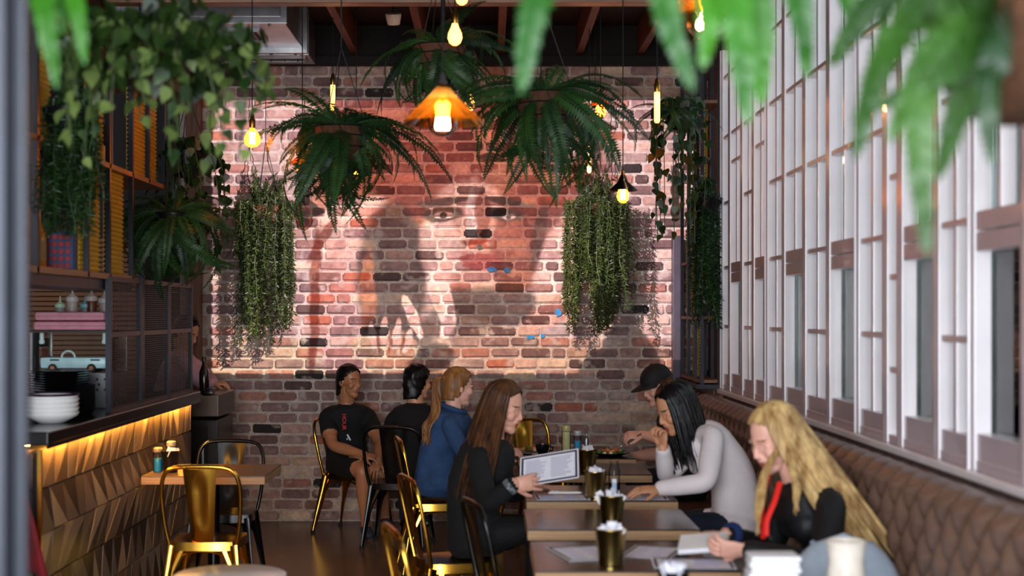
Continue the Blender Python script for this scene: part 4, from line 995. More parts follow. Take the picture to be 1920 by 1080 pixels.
def cap_hair(m, off=1.0, low=-.06, fr=.055, seed=1, nz=.004, name='hair'):
    def f(t, hM, org):
        mb = MB(); keep = []; n_ = 48; rows_ = []
        for i in range(1, 17): a = pi/2*i/16; rows_.append((sin(a), .042+.094*off*cos(a)))
        for i in range(1, 12): rows_.append((1-.16*(i/11)**1.5, .042-(.042-low+.02)*i/11))
        vs0 = [((.083*off)*k*cos(2*pi*j/n_), -.014+(.103*off)*k*sin(2*pi*j/n_), z) for k, z in rows_ for j in range(n_)]+[(0,-.014,.042+.094*off)]
        mb.add(vs0, [(i*n_+j, (i+1)*n_+j, (i+1)*n_+(j+1)%n_, i*n_+(j+1)%n_) for i in range(len(rows_)-1) for j in range(n_)]+[(len(vs0)-1, j, (j+1)%n_) for j in range(n_)])
        for q in mb.f:
            c = sum((V(mb.v[i]) for i in q), V((0,0,0)))/len(q)
            lim = fr+.012 if c.z > .115 else (fr*(c.z-.02)/.095+.005 if c.z > .02 else .005+.35*(c.z-.02))
            if c.y < lim and c.z > low-.02*(1 if c.y < -.05 else 0): keep.append(q)
        mb.f = keep; mb.m = [0]*len(keep)
        vs_ = []
        for v in mb.v:
            v = V(v); k = 1+nz*10*noise.noise(v*26+V((seed,0,0)))+nz*5*noise.noise(v*70); vs_.append(tuple(hM @ V((v.x*k, v.y*k, v.z*k))-org))
        mb.v = vs_; o = mb.build(name, m, t, smooth=R(180))
        sd = o.modifiers.new('thickness', 'SOLIDIFY'); sd.thickness = .012; sd.offset = -1
    return f
def long_hair(m, L0, L1, phis, flow=(0,0), n=90, seed=3, th=80, r0=.013, part=0., out=.03, start=0., frontkeep=0, name='hair', curl=.0):
    """locks from the parting over the skull, then hanging; flow: world drift of the ends per metre of fall"""
    def f(t, hM, org):
        r = random.Random(seed); mb = MB()
        for i in range(n):
            ph = R(lerp(phis[0], phis[1], (i+r.random())/n)); Lh = r.uniform(L0, L1); jit = r.uniform(.98,1.06)
            pts = []
            for k in range(7):
                th_ = R(6+(th-6)*k/6); c = V((0,-.014,.042)); p = c+V((.083*sin(th_)*sin(ph)+part*(1-k/6), .103*sin(th_)*cos(ph), .095*cos(th_)))*jit; pts.append(hM @ p)
            o_ = (pts[-1]-hM @ V((0,-.014,.0))); o_.z = 0; o_ = o_.normalized() if o_.length > 1e-4 else o_
            p = pts[-1]; dirv = (pts[-1]-pts[-2]).normalized(); K = 8; w_ = r.uniform(-.02,.02)
            for k in range(1, K+1):
                g = V((flow[0], flow[1], -1)); g = (g+o_*out*(1.5 if k < 4 else -.2)).normalized(); dirv = (dirv*.55+g*.45).normalized(); p = p+dirv*Lh/K
                pts.append(p+V((sin(k*1.3+i)*curl, cos(k*1.1+i)*curl, 0))+o_*w_*k/K)
            mb.tube([q-org for q in smoothcurve(pts, 2)], [r0*(.75+.35*sin(pi*min(1,j/(2*len(pts)-2)*1.1)))*(1 if j < 1.3*len(pts) else max(.25, 1-(j-1.3*len(pts))/(.75*len(pts)))) for j in range(2*len(pts)-1)], 6, flat=.55)
        mb.build(name, m, t, smooth=R(180))
    return f
def hair_mat(name, c1, c2, rough=.38): return mat(name, c1, rough, var=0, col2=c2, scale=22, stretch=(1,1,.12), bump=.25, bscale=120, spec=.25)
H_BLK = hair_mat('black_hair', '#080708', '#171314', .3); H_BRN = hair_mat('brown_ombre_hair', '#2a1710', '#5d3a22'); H_LBR = hair_mat('light_brown_hair', '#5a371e', '#a3703f'); H_BLD = hair_mat('blonde_hair', '#7d5830', '#dcbb80')
BLKTEE = mat('black_cotton', '#0b0b0d', .85, var=.25, scale=9, bump=.25, bscale=14); BLKKNIT = mat('black_knit', '#0c0c0e', .9, var=.2, bump=.3, bscale=20); DENIM = mat('blue_denim', '#27446b', .85, var=.3, scale=8, bump=.25, bscale=25); DKDENIM = mat('dark_denim', '#141c2c', .85, var=.3, bump=.2); JACKW = mat('pale_pink_jacket', '#eadfe1', .7, var=.04, bump=.25, bscale=10); BLKJK = mat('black_jacket', '#101013', .6, var=.25, bump=.3, bscale=14); PINK = mat('pink_shirt', '#c9a2b4', .8, bump=.2, bscale=12); BLKSH = mat('black_shorts', '#0c0c0f', .8, var=.2); SHOE = mat('grey_blue_sneaker', '#2c3a4c', .7, var=.5, scale=30)
def extra(name, fn, m, smooth=True):
    def f(t, hM, org): mb = MB(); fn(mb, hM, org); mb.build(name, m, t, smooth=smooth)
    return f

# man in t-shirt and shorts by the bricks
J = dict(pelvis=at(652,866,10.80), neck=at(650,757,10.76), head=at(655,716,10.70), shR=at(611,781,10.72), shL=at(690,779,10.80), elR=at(624,836,10.52), wrR=at(682,852,10.40), elL=at(712,832,10.62), wrL=at(710,862,10.42), knR=at(680,880,10.36), knL=at(712,882,10.52), anR=at(686,983,10.45), anL=at(722,968,10.72), foot=(.25,-1))
def shirt_print(t, hM, org):
    for txt, px, py, sz, c in (('HOUR', 642, 791, .042, '#e2382c'),):
        cu = bpy.data.curves.new('print', 'FONT'); cu.body = txt; cu.size = sz; cu.extrude = .001; cu.align_x = 'CENTER'
        o = bpy.data.objects.new('tmp', cu); COL.objects.link(o); dg = bpy.context.evaluated_depsgraph_get(); me = bpy.data.meshes.new_from_object(o.evaluated_get(dg)); bpy.data.objects.remove(o)
        me.materials.clear(); me.materials.append(mat('print_'+c[1:], c, .7, var=0))
        p = at(px, py, 10.60); o2 = link('shirt_print', me, t); o2.matrix_local = Matrix(((0,1,0,0),(0,0,-1,0),(-1,0,0,0),(0,0,0,1))); o2.location = p-org; MB().box((0,0,0), (.012,.002,.05), Matrix.Rotation(R(-28),4,'Y')).box((-.012,0,-.012), (.008,.002,.014)).build('shirt_mark', mat('print_white', '#b9c6cc', .7), t, at(654,820,10.585)-org)
person('man in black t-shirt and shorts sitting on a gold chair by the brick wall', J, (.55,-.83), (.80,-.6), -6, 0, SKIN['tan'],
    [cap_hair(H_BLK, 1.03, -.085, .075, 2), shirt_print], False, BLKTEE, BLKSH, SHOE, sleeve=.52, shorts=True,
    hands=[((J['wrR'], (.95,-.1,-.25), (0,-.4,1), 1), dict(curl=(.35,.4,.4,.45))), ((J['wrL'], (-.3,-.5,-.6), (0,-.7,.7), -1), dict(curl=(.35,.4,.4,.45)))])
# person with turned back
J = dict(pelvis=at(775,868,10.20), neck=at(779,757,10.25), head=at(784,718,10.28), shR=at(818,782,10.28), shL=at(738,785,10.22), elR=at(835,838,10.45), wrR=at(815,850,10.70), elL=at(728,842,10.38), wrL=at(755,850,10.65), knR=at(805,868,10.62), knL=at(760,868,10.62), anR=at(800,970,10.66), anL=at(760,972,10.62))
person('dark haired person in a black top seen from behind on a black chair', J, (.05,1), (.75,.66), -6, 0, SKIN['warm'], [cap_hair(H_BLK, 1.08, -.10, .06, 5, .008)], False, BLKKNIT, DKDENIM, CERB,
    hands=[((J['wrR'], (-.5,.8,0), (0,0,1), 1), {}), ((J['wrL'], (.5,.8,0), (0,0,1), -1), {})])
# denim jacket
J = dict(pelvis=at(815,900,9.12), mid=at(822,838,9.12), neck=at(848,766,9.12), head=at(860,727,9.13), shR=at(843,798,8.96), shL=at(872,792,9.30), elR=at(872,858,8.90), wrR=at(945,846,8.95), elL=at(900,850,9.40), wrL=at(955,846,9.30), knR=at(925,900,9.02), knL=at(925,900,9.26), anR=at(915,1008,9.02), anL=at(915,1000,9.26))
def pony(mb, hM, org):
    r = random.Random(4); a = hM @ V((0,-.115,.045))
    mb.tube([hM @ V((0,-.10,.045))-org, hM @ V((0,-.125,.045))-org], [.022,.020], 10)
    for i in range(26):
        q = [a, a+V((-.05+r.uniform(-.02,.02), r.uniform(-.03,.03), -.02)), at(817+r.uniform(-8,8), 770, 9.03+r.uniform(-.02,.02)), at(800+r.uniform(-9,9), 800, 9.0+r.uniform(-.02,.02)), at(798+r.uniform(-8,10), 826+r.uniform(-10,12), 8.99)]
        q = smoothcurve(q, 4); mb.tube([p-org for p in q], [.010*(1 if k < 12 else (17.5-k)/5.5) for k in range(len(q))], 6, flat=.6)
def collar_ring(mb, hM, org, nk=J['neck']):
    pts = [V(nk)+V((.085*cos(a)-.0, .095*sin(a), .005+.03*cos(a+pi)))-org for a in [2*pi*i/20 for i in range(20)]]
    mb.tube(pts, .016, 8, closed=True)
person('woman with a light brown ponytail and blue denim jacket facing the plates', J, (.98,.2), (.90,.43), -10, 0, SKIN['fair'], [cap_hair(H_LBR, 1.03, -.07, .055, 3), extra('ponytail', pony, H_LBR), extra('jacket_collar', collar_ring, DENIM)], True, DENIM, DKDENIM, CERB,
    hands=[((J['wrR'], (1,.1,-.05), (0,-.5,.9), 1), dict(curl=(.6,.6,.6,.6))), ((J['wrL'], (1,-.2,-.05), (0,.3,.9), -1), dict(curl=(.6,.6,.6,.6)))], thick=1.1)
# long haired woman in black with the menu
J = dict(pelvis=at(893,1002,7.08), mid=at(886,918,7.08), neck=at(922,820,7.08), head=at(946,766,7.10), shR=at(895,862,6.92), shL=at(930,850,7.25), elR=at(915,948,6.76), wrR=at(962,908,6.75), elL=at(955,930,7.36), wrL=at(1000,912,7.28), knR=at(1010,990,6.98), knL=at(1010,985,7.25), anR=at(1000,1120,6.98), anL=at(1000,1120,7.25))
def cuff(mb, hM, org, a=J['elR'], b=J['wrR']):
    p0 = lerp(V(a), V(b), .80); p1 = lerp(V(a), V(b), .97); mb.tube([p0-org, lerp(p0,p1,.5)-org, p1-org], [.042,.044,.041], 14)
MENUDIR = V((1,.0,.12))
person('woman in black with very long brown hair reading a menu in her hand', J, (.97,.24), (.93,-.37), -17, 0, SKIN['light'],
    [cap_hair(H_BRN, 1.03, -.06, .06, 6), long_hair(H_BRN, .40, .56, (66, 294), (-.20,-.42), 230, 8, 84, .011, out=.03), extra('patterned_cuff', cuff, mat('patterned_cuff', '#2a3038', .8, var=0, col2='#8a8f96', scale=60))], True, BLKKNIT, BLKSH, CERB,
    hands=[((J['wrR'], (1,.12,.10), (.05,-.95,.15), 1), dict(curl=(.28,.32,.36,.4), thumb=.9)), ((J['wrL'], (1,-.2,-.05), (0,.2,1), -1), {})], thick=1.2)
# man in the cap
J = dict(pelvis=at(1290,905,9.12), mid=at(1290,845,9.12), neck=at(1256,768,9.12), head=at(1232,726,9.10), shR=at(1272,795,9.32), shL=at(1278,798,8.95), elR=at(1250,850,9.40), wrR=at(1180,856,9.35), elL=at(1262,826,8.80), wrL=at(1204,815,8.86), knR=at(1190,900,9.26), knL=at(1190,900,9.02), anR=at(1200,1000,9.26), anL=at(1200,1005,9.02))
def capf(mb, hM, org):
    b = MB(); b.ball((0,-.012,.050), (.090,.110,.100), 28); b.f = [q for q in b.f if min(b.v[i][2] for i in q) > .038]; b.m = [0]*len(b.f); mb.add(b.v, b.f, 0, Matrix.Translation(-org) @ hM)
    b = MB(); vs_ = []; n = 14
    for z in (0, -.006):
        for i in range(n+1):
            a = R(-78+156*i/n); vs_.append((.088*sin(a), -.012+.108*cos(a), .050+z)); vs_.append((.080*sin(a), -.012+.108*cos(a)+.085*cos(a)**.6, .044+z-.018*(1-cos(a))-.006))
    m = 2*(n+1); fs_ = []
    for i in range(n): fs_ += [(2*i,2*i+1,2*i+3,2*i+2), (m+2*i,m+2*i+2,m+2*i+3,m+2*i+1), (2*i+1,m+2*i+1,m+2*i+3,2*i+3)]
    mb.add(vs_, fs_, 0, Matrix.Translation(-org) @ hM); mb.ball(hM @ V((0,-.012,.151))-org, .008, 8)
person('man in a black baseball cap reaching with a fork over his plate', J, (-.98,-.05), (-.93,-.36), -20, 0, SKIN['light'], [cap_hair(H_BRN, .985, -.05, .045, 9), extra('baseball_cap', capf, mat('black_cap', '#0c0c0f', .75, var=.2))], False, BLKTEE, DKDENIM, CERB, sleeve=.55,
    hands=[((J['wrL'], (-1,-.1,.0), (.1,-.5,.9), -1), dict(curl=(.8,.85,.85,.85), thumb=.9)), ((J['wrR'], (-1,-.1,-.05), (0,.1,1), 1), {})])
# woman in the pale jacket
J = dict(pelvis=at(1385,985,7.15), mid=at(1372,895,7.15), neck=at(1306,798,7.13), head=at(1266,768,7.12), shL=at(1338,818,6.95), shR=at(1318,815,7.30), elL=at(1326,905,6.78), wrL=at(1236,916,6.84), elR=at(1250,896,7.26), wrR=at(1243,840,7.12), knR=at(1240,985,7.26), knL=at(1240,990,7.0), anR=at(1260,1110,7.26), anL=at(1260,1110,7.0))
def bangle(mb, hM, org, a=J['elL'], b=J['wrL']):
    d = (V(b)-V(a)).normalized(); c = V(b)-d*.012-org; mb.tube([c-d*.010, c+d*.010], [.031,.031], 16)
person('woman in a pale pink jacket with long black hair leaning on the table', J, (-1,-.04), (-.95,-.30), -28, 0, SKIN['warm'],
    [cap_hair(H_BLK, 1.04, -.06, .058, 7), long_hair(H_BLK, .22, .38, (58, 302), (.22,-.02), 220, 11, 84, .011, out=.02), extra('bracelet', bangle, mat('copper_band', '#b5582c', .3, .9))], True, JACKW, DKDENIM, CERB,
    hands=[((J['wrL'], (-1,-.05,-.06), (0,-.25,1), -1), dict(curl=(.2,.22,.24,.28), spread=.10)), ((J['wrR'], (-.02,-.05,1), (.4,.2,.2), 1), dict(curl=(1.0,1.05,1.1,1.1)))], thick=1.1)
# blonde woman
J = dict(pelvis=at(1565,1125,5.32), mid=at(1565,1010,5.32), neck=at(1500,898,5.32), head=at(1452,825,5.32), shL=at(1560,942,5.13), shR=at(1480,925,5.50), elL=at(1545,1062,4.95), wrL=at(1400,1032,5.05), elR=at(1445,1030,5.56), wrR=at(1362,1004,5.42), knR=at(1330,1130,5.45), knL=at(1330,1135,5.18), anR=at(1350,1380,5.45), anL=at(1350,1390,5.18))
def redtrim(mb, hM, org):
    for pts in ([(1462,905,5.18),(1452,940,5.13),(1438,975,5.10),(1436,1005,5.08)], [(1440,890,5.30),(1430,930,5.25),(1428,970,5.2),(1432,1008,5.12)]):
        q = smoothcurve([at(*p) for p in pts], 6); mb.tube([p-org for p in q], [.011]*len(q), 8, flat=.6)
def front_lock(mb, hM, org):
    r = random.Random(2)
    for i in range(16):
        q = smoothcurve([hM @ V((-.06,.03,.10)), hM @ V((-.086,.015,.03)), at(1432+r.uniform(-5,8),890,5.22), at(1424+r.uniform(-7,7),945,5.14), at(1418+r.uniform(-5,6),985+r.uniform(-20,20),5.10)], 5); mb.tube([p-org for p in q], [.009*(1 if k < 14 else (21.5-k)/7.5) for k in range(len(q))], 6, flat=.6)
    for i in range(16):
        q = smoothcurve([hM @ V((.05,.03,.115)), hM @ V((.088,.0,.03)), at(1490+r.uniform(-5,8),880,5.12), at(1492+r.uniform(-7,7),930,5.04), at(1488+r.uniform(-5,6),975+r.uniform(-30,10),5.02)], 5) if False else smoothcurve([hM @ V((-.01,.04,.125)), hM @ V((-.075,-.01,.06)), at(1486+r.uniform(-6,6),878,5.16), at(1494+r.uniform(-7,7),915,5.07), at(1492+r.uniform(-5,6),950+r.uniform(-20,20),5.03)], 5)
        mb.tube([p-org for p in q], [.008*(1 if k < 14 else (21.5-k)/7.5) for k in range(len(q))], 6, flat=.6)
def scrunch(mb, hM, org, b=J['wrR'], a=J['elR']):
    d = (V(b)-V(a)).normalized(); c = V(b)-d*.025-org; u = d.cross(V((0,0,1))).normalized(); v_ = d.cross(u); mb.tube([c+(u*cos(2*pi*i/16)+v_*sin(2*pi*i/16))*.040 for i in range(16)], .019, 8, closed=True)
person('blonde woman in a black jacket with red edging looking down at a booklet', J, (-.97,-.1), (-.93,-.37), -24, 0, SKIN['fair'],
    [cap_hair(H_BLD, 1.04, -.06, .062, 12), long_hair(H_BLD, .42, .68, (92, 300), (.62,-.55), 240, 14, 84, .011, out=.03), extra('front_hair', front_lock, H_BLD), extra('red_edging', redtrim, mat('red_edging', '#e2241c', .6, var=.05)), extra('blue_cuff', scrunch, mat('blue_cuff', '#152c5e', .8)), extra('earring', lambda mb, hM, org: mb.ball(hM @ V((-.088,-.015,-.045))-org, (.012,.012,.02), 10), CERB)], True, BLKJK, DKDENIM, CERB,
    hands=[((J['wrL'], (-1,.1,.05), (.1,-.75,-.5), -1), dict(curl=(.45,.5,.5,.55), thumb=.6)), ((J['wrR'], (-1,-.15,-.02), (0,-.2,1), 1), dict(curl=(.4,.45,.5,.5)))], thick=1.15, brow=mat('fair_brow', '#8a5f42', .7))
# staff member behind the counter end
J = dict(pelvis=(-2.36,10.98,.94), neck=(-2.22,10.96,1.36), head=(-2.19,10.92,1.50), shR=(-2.20,10.82,1.30), shL=(-2.22,11.12,1.30), elR=(-2.04,10.76,1.12), wrR=(-1.94,10.72,1.13), elL=(-2.05,11.1,1.15), wrL=(-1.98,10.95,1.12), knR=(-2.34,10.92,.5), knL=(-2.34,11.1,.5), anR=(-2.36,10.92,.09), anL=(-2.36,11.1,.09))
J = {a: (b[0]-.13, b[1], b[2]) for a, b in J.items()}
person('staff member in a pink shirt bending behind the end of the counter', J, (1,0), (1,-.2), -30, 0, SKIN['warm'], [cap_hair(H_BLK, 1.04, -.06, .06, 15)], True, PINK, DKDENIM, CERB,
    hands=[((J['wrR'], (1,.1,-.1), (0,-.2,1), 1), {}), ((J['wrL'], (1,-.2,-.1), (0,.2,1), -1), {})])
# ================================================================ small things
def basis(o, x, y):        # matrix from two edge vectors
    x = V(x).normalized(); y = V(y); y = (y-x*x.dot(y)).normalized(); z = x.cross(y)
    M = Matrix((x,y,z)).transposed().to_4x4(); M.translation = V(o); return M
SACH = MB().box((0,0,.02), (.028,.004,.055)).mesh('sachet', PAPER)
TOWEL = mat('napkin_white', '#f2f0f4', .8, var=.02)
def bucket(x, y, label, z=.75, m=GOLD2, s=1., n=14, name='sachet_bucket'):
    t = thing(name, label, 'bucket', (x,y,z), 0, 'buckets of sachets on the tables')
    MB().lathe([(.040*s,0),(.043*s,.003),(.056*s,.125*s),(.0585*s,.128*s),(.0585*s,.132*s),(.054*s,.132*s),(.040*s,.01)], 28, capt=False).build('bucket_wall', m, t, smooth=R(35))
    MB().lathe([(.04*s,.012),(.04*s,.02)], 20).build('bucket_floor', m, t)
    for i in range(n):
        a = rnd.uniform(0,6.28); r_ = .038*s*sqrt(rnd.random()); o = link('sachet', SACH, t, (r_*cos(a), r_*sin(a), .088*s+rnd.uniform(0,.022)), (rnd.uniform(-.5,.5), rnd.uniform(-.6,.6), rnd.uniform(0,3)))
    return t
bucket(.44, 5.10, 'brass bucket of sachets nearest the camera on the menu strewn table')
bucket(.525, 6.03, 'brass bucket of white sachets on the empty table', n=18)
bucket(.525, 6.95, 'brass bucket of white sachets beside the clear glass bottle', n=18)
bucket(.563, 8.06, 'brass bucket on the table second from the brick wall')
bucket(.568, 4.36, 'black cup of white sachets at the bottom edge of the picture', m=BLACKM, s=.85, name='sachet_cup', n=18)
def shaker(x, y, z, label, h=.13, r_=.021, liq='#2d86a8', cap='#c9a07a', name='salt_shaker', cat='shaker', frac=.55):
    t = thing(name, label, cat, (x,y,z))
    MB().lathe([(r_*.95,0),(r_,.004),(r_,h*.8),(r_*.9,h*.84)], 18, capb=True, capt=True).build('glass_body', GLASS, t, smooth=True)
    MB().lathe([(r_*.9,.003),(r_*.92,.006),(r_*.92,h*frac),(r_*.9,h*frac)], 18).build('contents', mat('contents_'+liq[1:], liq, .5), t, smooth=True)
    MB().lathe([(r_*1.0,h*.82),(r_*1.03,h*.83),(r_*1.03,h*.97),(r_*.8,h),(0,h)], 18).build('cap', mat('cap_'+cap[1:], cap, .35, .3), t, smooth=True)
    return t
shaker(-1.875, 8.08, .75, 'teal labelled shaker on the lone table by the counter', .14, .026, '#2f8fb0', '#c8a888')
shaker(-1.84, 8.26, .75, 'pale capped shaker behind the teal one on the lone table', .16, .026, '#b89878', '#d8c2a4')
bucket(-1.80, 8.06, 'black cup of sugar sachets on the lone table by the counter', m=CERB, s=.95, name='sugar_cup', n=12)
shaker(.493, 8.97, .75, 'tall bottle of pale yellow dressing on the table by the brick wall', .195, .028, '#d9cf9a', '#c9c58a', 'dressing_bottle', 'bottle', .8)
shaker(.565, 8.98, .75, 'blue filled glass grinder beside the dressing bottle', .16, .024, '#3aa0c8', '#c8ccd0', 'glass_grinder', 'grinder', .6)
pm = thing('pepper_mill', 'slim steel pepper mill between the blue grinder and the plate', 'grinder', (.622, 8.99, .75))
MB().lathe([(.018,0),(.019,.01),(.013,.05),(.018,.09),(.012,.115)], 16).build('mill_body', STEEL, pm, smooth=True); MB().lathe([(.012,.115),(.016,.125),(.009,.138),(.011,.146),(0,.152)], 16).build('mill_knob', STEEL, pm, smooth=True)
gb = thing('water_bottle', 'clear glass bottle standing right of the brass bucket between the two women', 'bottle', (.615, 6.93, .75))
MB().lathe([(.026,0),(.028,.006),(.028,.135),(.020,.155),(.018,.175),(.021,.177),(.021,.183),(.016,.182)], 20, capt=False).build('glass_body', GLASS, gb, smooth=True)
MB().lathe([(.025,.004),(.025,.075)], 18).build('water', thin_glass('water', '#dfe8f5', .35), gb, smooth=True)
MB().box((0,-.004,.05), (.022,.004,.09)).build('paper_slip', PAPER, gb)
# crockery and food
def plate(x, y, z, r_, label, m=CERB, name='plate'):
    t = thing(name, label, 'plate', (x,y,z)); MB().lathe([(r_*.55,0),(r_*.6,.004),(r_,.020),(r_*1.0,.023),(r_*.6,.009),(0,.008)], 32, capt=False).build('dish', m, t, smooth=True); return t
pl = plate(.775, 9.02, .75, .13, 'black plate of food in front of the man in the cap')
FOODS = [mat('food_'+c[1:], c, .6, var=.3, scale=40) for c in ('#c2562a', '#d6903a', '#4f6b22', '#8f3a1e', '#d9c59a', '#e3ded2')]
def pile(t, n, R_, z, hs=1):
    for i in range(n):
        a = rnd.uniform(0,6.28); r_ = R_*sqrt(rnd.random()); mb = MB(); mb.ball((0,0,0), (rnd.uniform(.012,.028), rnd.uniform(.010,.02), rnd.uniform(.007,.013)), 8)
        mb.build('food_piece', FOODS[i % 6], t, (r_*cos(a), r_*sin(a), z+.018*hs*(1-r_/R_)*rnd.random()*2), (rnd.uniform(-.5,.5), rnd.uniform(-.5,.5), rnd.uniform(0,3)), smooth=True)
pile(pl, 24, .075, .018)
tr = thing('serving_tray', 'black tray of fried food beside the coffee cup by the brick wall', 'tray', (.29, 9.22, .75)); MB().box((0,0,.008), (.18,.28,.016), bev=.006).build('tray_base', CERB, tr); pile(tr, 20, .07, .022)
cu = thing('coffee_cup', 'black coffee cup on its saucer on the table by the brick wall', 'cup', (.345, 9.0, .75))
MB().lathe([(.04,0),(.07,.008),(.072,.012),(.04,.006)], 24).build('saucer', CERB, cu, smooth=True)
MB().lathe([(.024,.010),(.028,.014),(.041,.04),(.044,.075),(.040,.075),(.036,.04),(.0,.018)], 24, capt=False).build('cup_wall', CERB, cu, smooth=True)
MB().lathe([(.0,.066),(.040,.066)], 24, capb=False, capt=False).build('coffee', mat('milky_coffee', '#c9a27a', .3), cu); MB().tube([(.043,0,.06),(.066,0,.055),(.064,0,.035),(.040,0,.032)], .005, 8).build('handle', CERB, cu, smooth=True)
fk = thing('fork', 'steel fork held by the man in the cap', 'fork', at(1188, 822, 8.84)); M = basis((0,0,0), at(1156, 842, 8.9)-at(1188, 822, 8.84), (0,1,0))
MB().tube([M @ V((-.06,0,0)), M @ V((.05,0,.002)), M @ V((.09,0,0))], [.005,.003,.006], 8).build('fork_handle', STEEL, fk, smooth=True)
for k in (-1.5,-.5,.5,1.5): MB().tube([M @ V((.088,k*.003,0)), M @ V((.10,k*.006,0)), M @ V((.135,k*.006,.004))], .0016, 5).build('tine', STEEL, fk)
# menus
BORD = mat('menu_border_ink', '#2a2140', .6, var=0); INK = mat('menu_grey_ink', '#9a97b4', .7, var=0)
def menu(o, ex, ey, w_, h_, label, lines=13, name='menu', border=True):
    t = thing(name, label, 'menu', (0,0,0)); M = basis(o, ex, ey); t.matrix_world = M
    MB().box((0,0,0), (w_, h_, .0016)).build('sheet', PAPER, t)
    if border:
        b = .010; i_ = .012; mb = MB()
        for c, d in (((0,h_/2-i_),(w_-2*i_+b,b)), ((0,-h_/2+i_),(w_-2*i_+b,b)), ((-w_/2+i_,0),(b,h_-2*i_+b)), ((w_/2-i_,0),(b,h_-2*i_+b))): mb.box((c[0],c[1],.0011), (d[0],d[1],.0006)).box((c[0],c[1],-.0011), (d[0],d[1],.0006))
        mb.build('printed_border', BORD, t)
    mb = MB(); r = random.Random(len(label))
    for k in range(lines):
        yy = h_/2-.035-k*(h_-.06)/lines
        for x0, x1 in ((-w_/2+.03, -.008), (.008, w_/2-.03)):
            ln = (x1-x0)*r.uniform(.6,1)
            for sz in (.0011, -.0011): mb.box((x0+ln/2, yy, sz), (ln, .0032, .0005))
    mb.build('printed_text', INK, t); return t
tl, trr, br, bl = at(966,866,6.92), at(1078,848,6.86), at(1090,882,6.76), at(986,912,6.78)
menu((tl+trr+br+bl)/4, trr-tl, tl-bl, .29, .19, 'bordered menu held up by the long haired woman in black')
menu((.36, 6.95, .7525), (1,.05,0), (-.05,1,0), .26, .19, 'bordered menu lying flat below the held menu')
menu((.74, 6.955, .7525), (1,-.05,0), (.05,1,0), .27, .19, 'menu flat under the hand of the woman in the pale jacket')
menu((.36, 5.33, .7525), (1,.25,0), (-.25,1,0), .21, .30, 'loose menu left of the nearest brass bucket')
menu((.62, 5.36, .7525), (1,-.35,0), (.35,1,0), .19, .26, 'loose menu right of the nearest brass bucket')
menu((.735, 5.10, .7545), (1,-.06,0), (.06,1,0), .29, .20, 'large menu in front of the blonde woman', border=True)
pn = thing('pen', 'white pen lying on the flat menu below the held menu', 'pen', (.38, 7.05, .7565)); MB().tube([(-.08,0,.006),(.07,0,.006),(.085,0,.006)], [.006,.006,.002], 10).build('barrel', PLASTIC_W, pn, smooth=True); MB().box((-.05,0,.013), (.04,.004,.002)).build('clip', PLASTIC_W, pn)
bk = thing('booklet', 'white folded booklet held in both hands by the blonde woman', 'booklet', (0,0,0)); bk.matrix_world = basis(at(1318,1018,5.2), (1,-.3,.12), (.25,1,.35))
MB().box((0,0,0), (.17,.115,.012), bev=.004).build('pages', PAPER, bk); MB().box((0,.0,.008), (.174,.119,.003), bev=.001).box((0,0,-.008), (.174,.119,.003), bev=.001).build('cover', PLASTIC_W, bk)
# nearest table
nd = thing('napkin_stack', 'blurred pile of white napkins at the bottom edge before the blue grey bag', 'napkins', (.865, 4.33, .75))
for i in range(10): MB().box((rnd.uniform(-.004,.004),0,.008+i*.017), (.15,.12,.016), bev=.007).build('napkin', TOWEL, nd, rot=(0,0,rnd.uniform(-.1,.1)), smooth=True)
jg = thing('cream_canister', 'blurred tall cream coloured canister at the bottom edge before the blue grey bag', 'canister', (1.085, 4.31, .75))
MB().lathe([(.05,0),(.055,.01),(.06,.09),(.052,.15),(.058,.205),(.054,.205),(.048,.15),(.05,.03)], 24, capt=False).build('jug_body', mat('cream_glaze', '#e6dccf', .35), jg, smooth=True); MB().lathe([(.055,.2),(.06,.204),(.06,.212),(.054,.214)], 24, capb=False, capt=False).build('rim', MATS['cream_glaze'], jg, smooth=True)
bag = thing('shoulder_bag', 'rounded pale blue grey fabric bag on the banquette at the bottom edge', 'bag', (1.20, 4.80, .465))
mb = MB(); n = 26; m_ = 12; vs_ = []
for i in range(m_+1):
    z = i/m_; k = sqrt(max(0, 1-z**2.6))
    for j in range(n):
        a = 2*pi*j/n; w_ = 1+.03*noise.noise((cos(a)*2, sin(a)*2, z*3)); vs_.append((.235*k*cos(a)*w_, .13*k*sin(a)*w_, .445*z))
mb.add(vs_, [(i*n+j, i*n+(j+1)%n, (i+1)*n+(j+1)%n, (i+1)*n+j) for i in range(m_) for j in range(n)]+[tuple(range(n-1,-1,-1))]); mb.build('bag_body', mat('pale_blue_grey_fabric', '#a9b6c6', .85, var=.1, bump=.2), bag, smooth=True)
MB().tube([(.2*cos(a)*.98, -.135*.2, .35*sin(a)) for a in [pi*i/16 for i in range(17)]], .006, 6).build('seam_piping', mat('bag_piping', '#8996a8', .8), bag)
MB().tube(smoothcurve([(-.10,.02,.41),(-.05,.10,.30),(.05,.10,.30),(.10,.02,.41)], 5), .009, 8).build('strap', MATS['bag_piping'], bag)
hb = thing('handbag', 'black handbag on the banquette at the lower right', 'bag', (1.31, 4.36, .465))
MB().box((0,0,.12), (.22,.14,.24), bev=.05).build('bag_body', BLKJK, hb, smooth=True); MB().tube(smoothcurve([(-.07,0,.22),(-.05,0,.34),(.05,0,.34),(.07,0,.22)], 5), .008, 8).build('handle', BLKJK, hb)
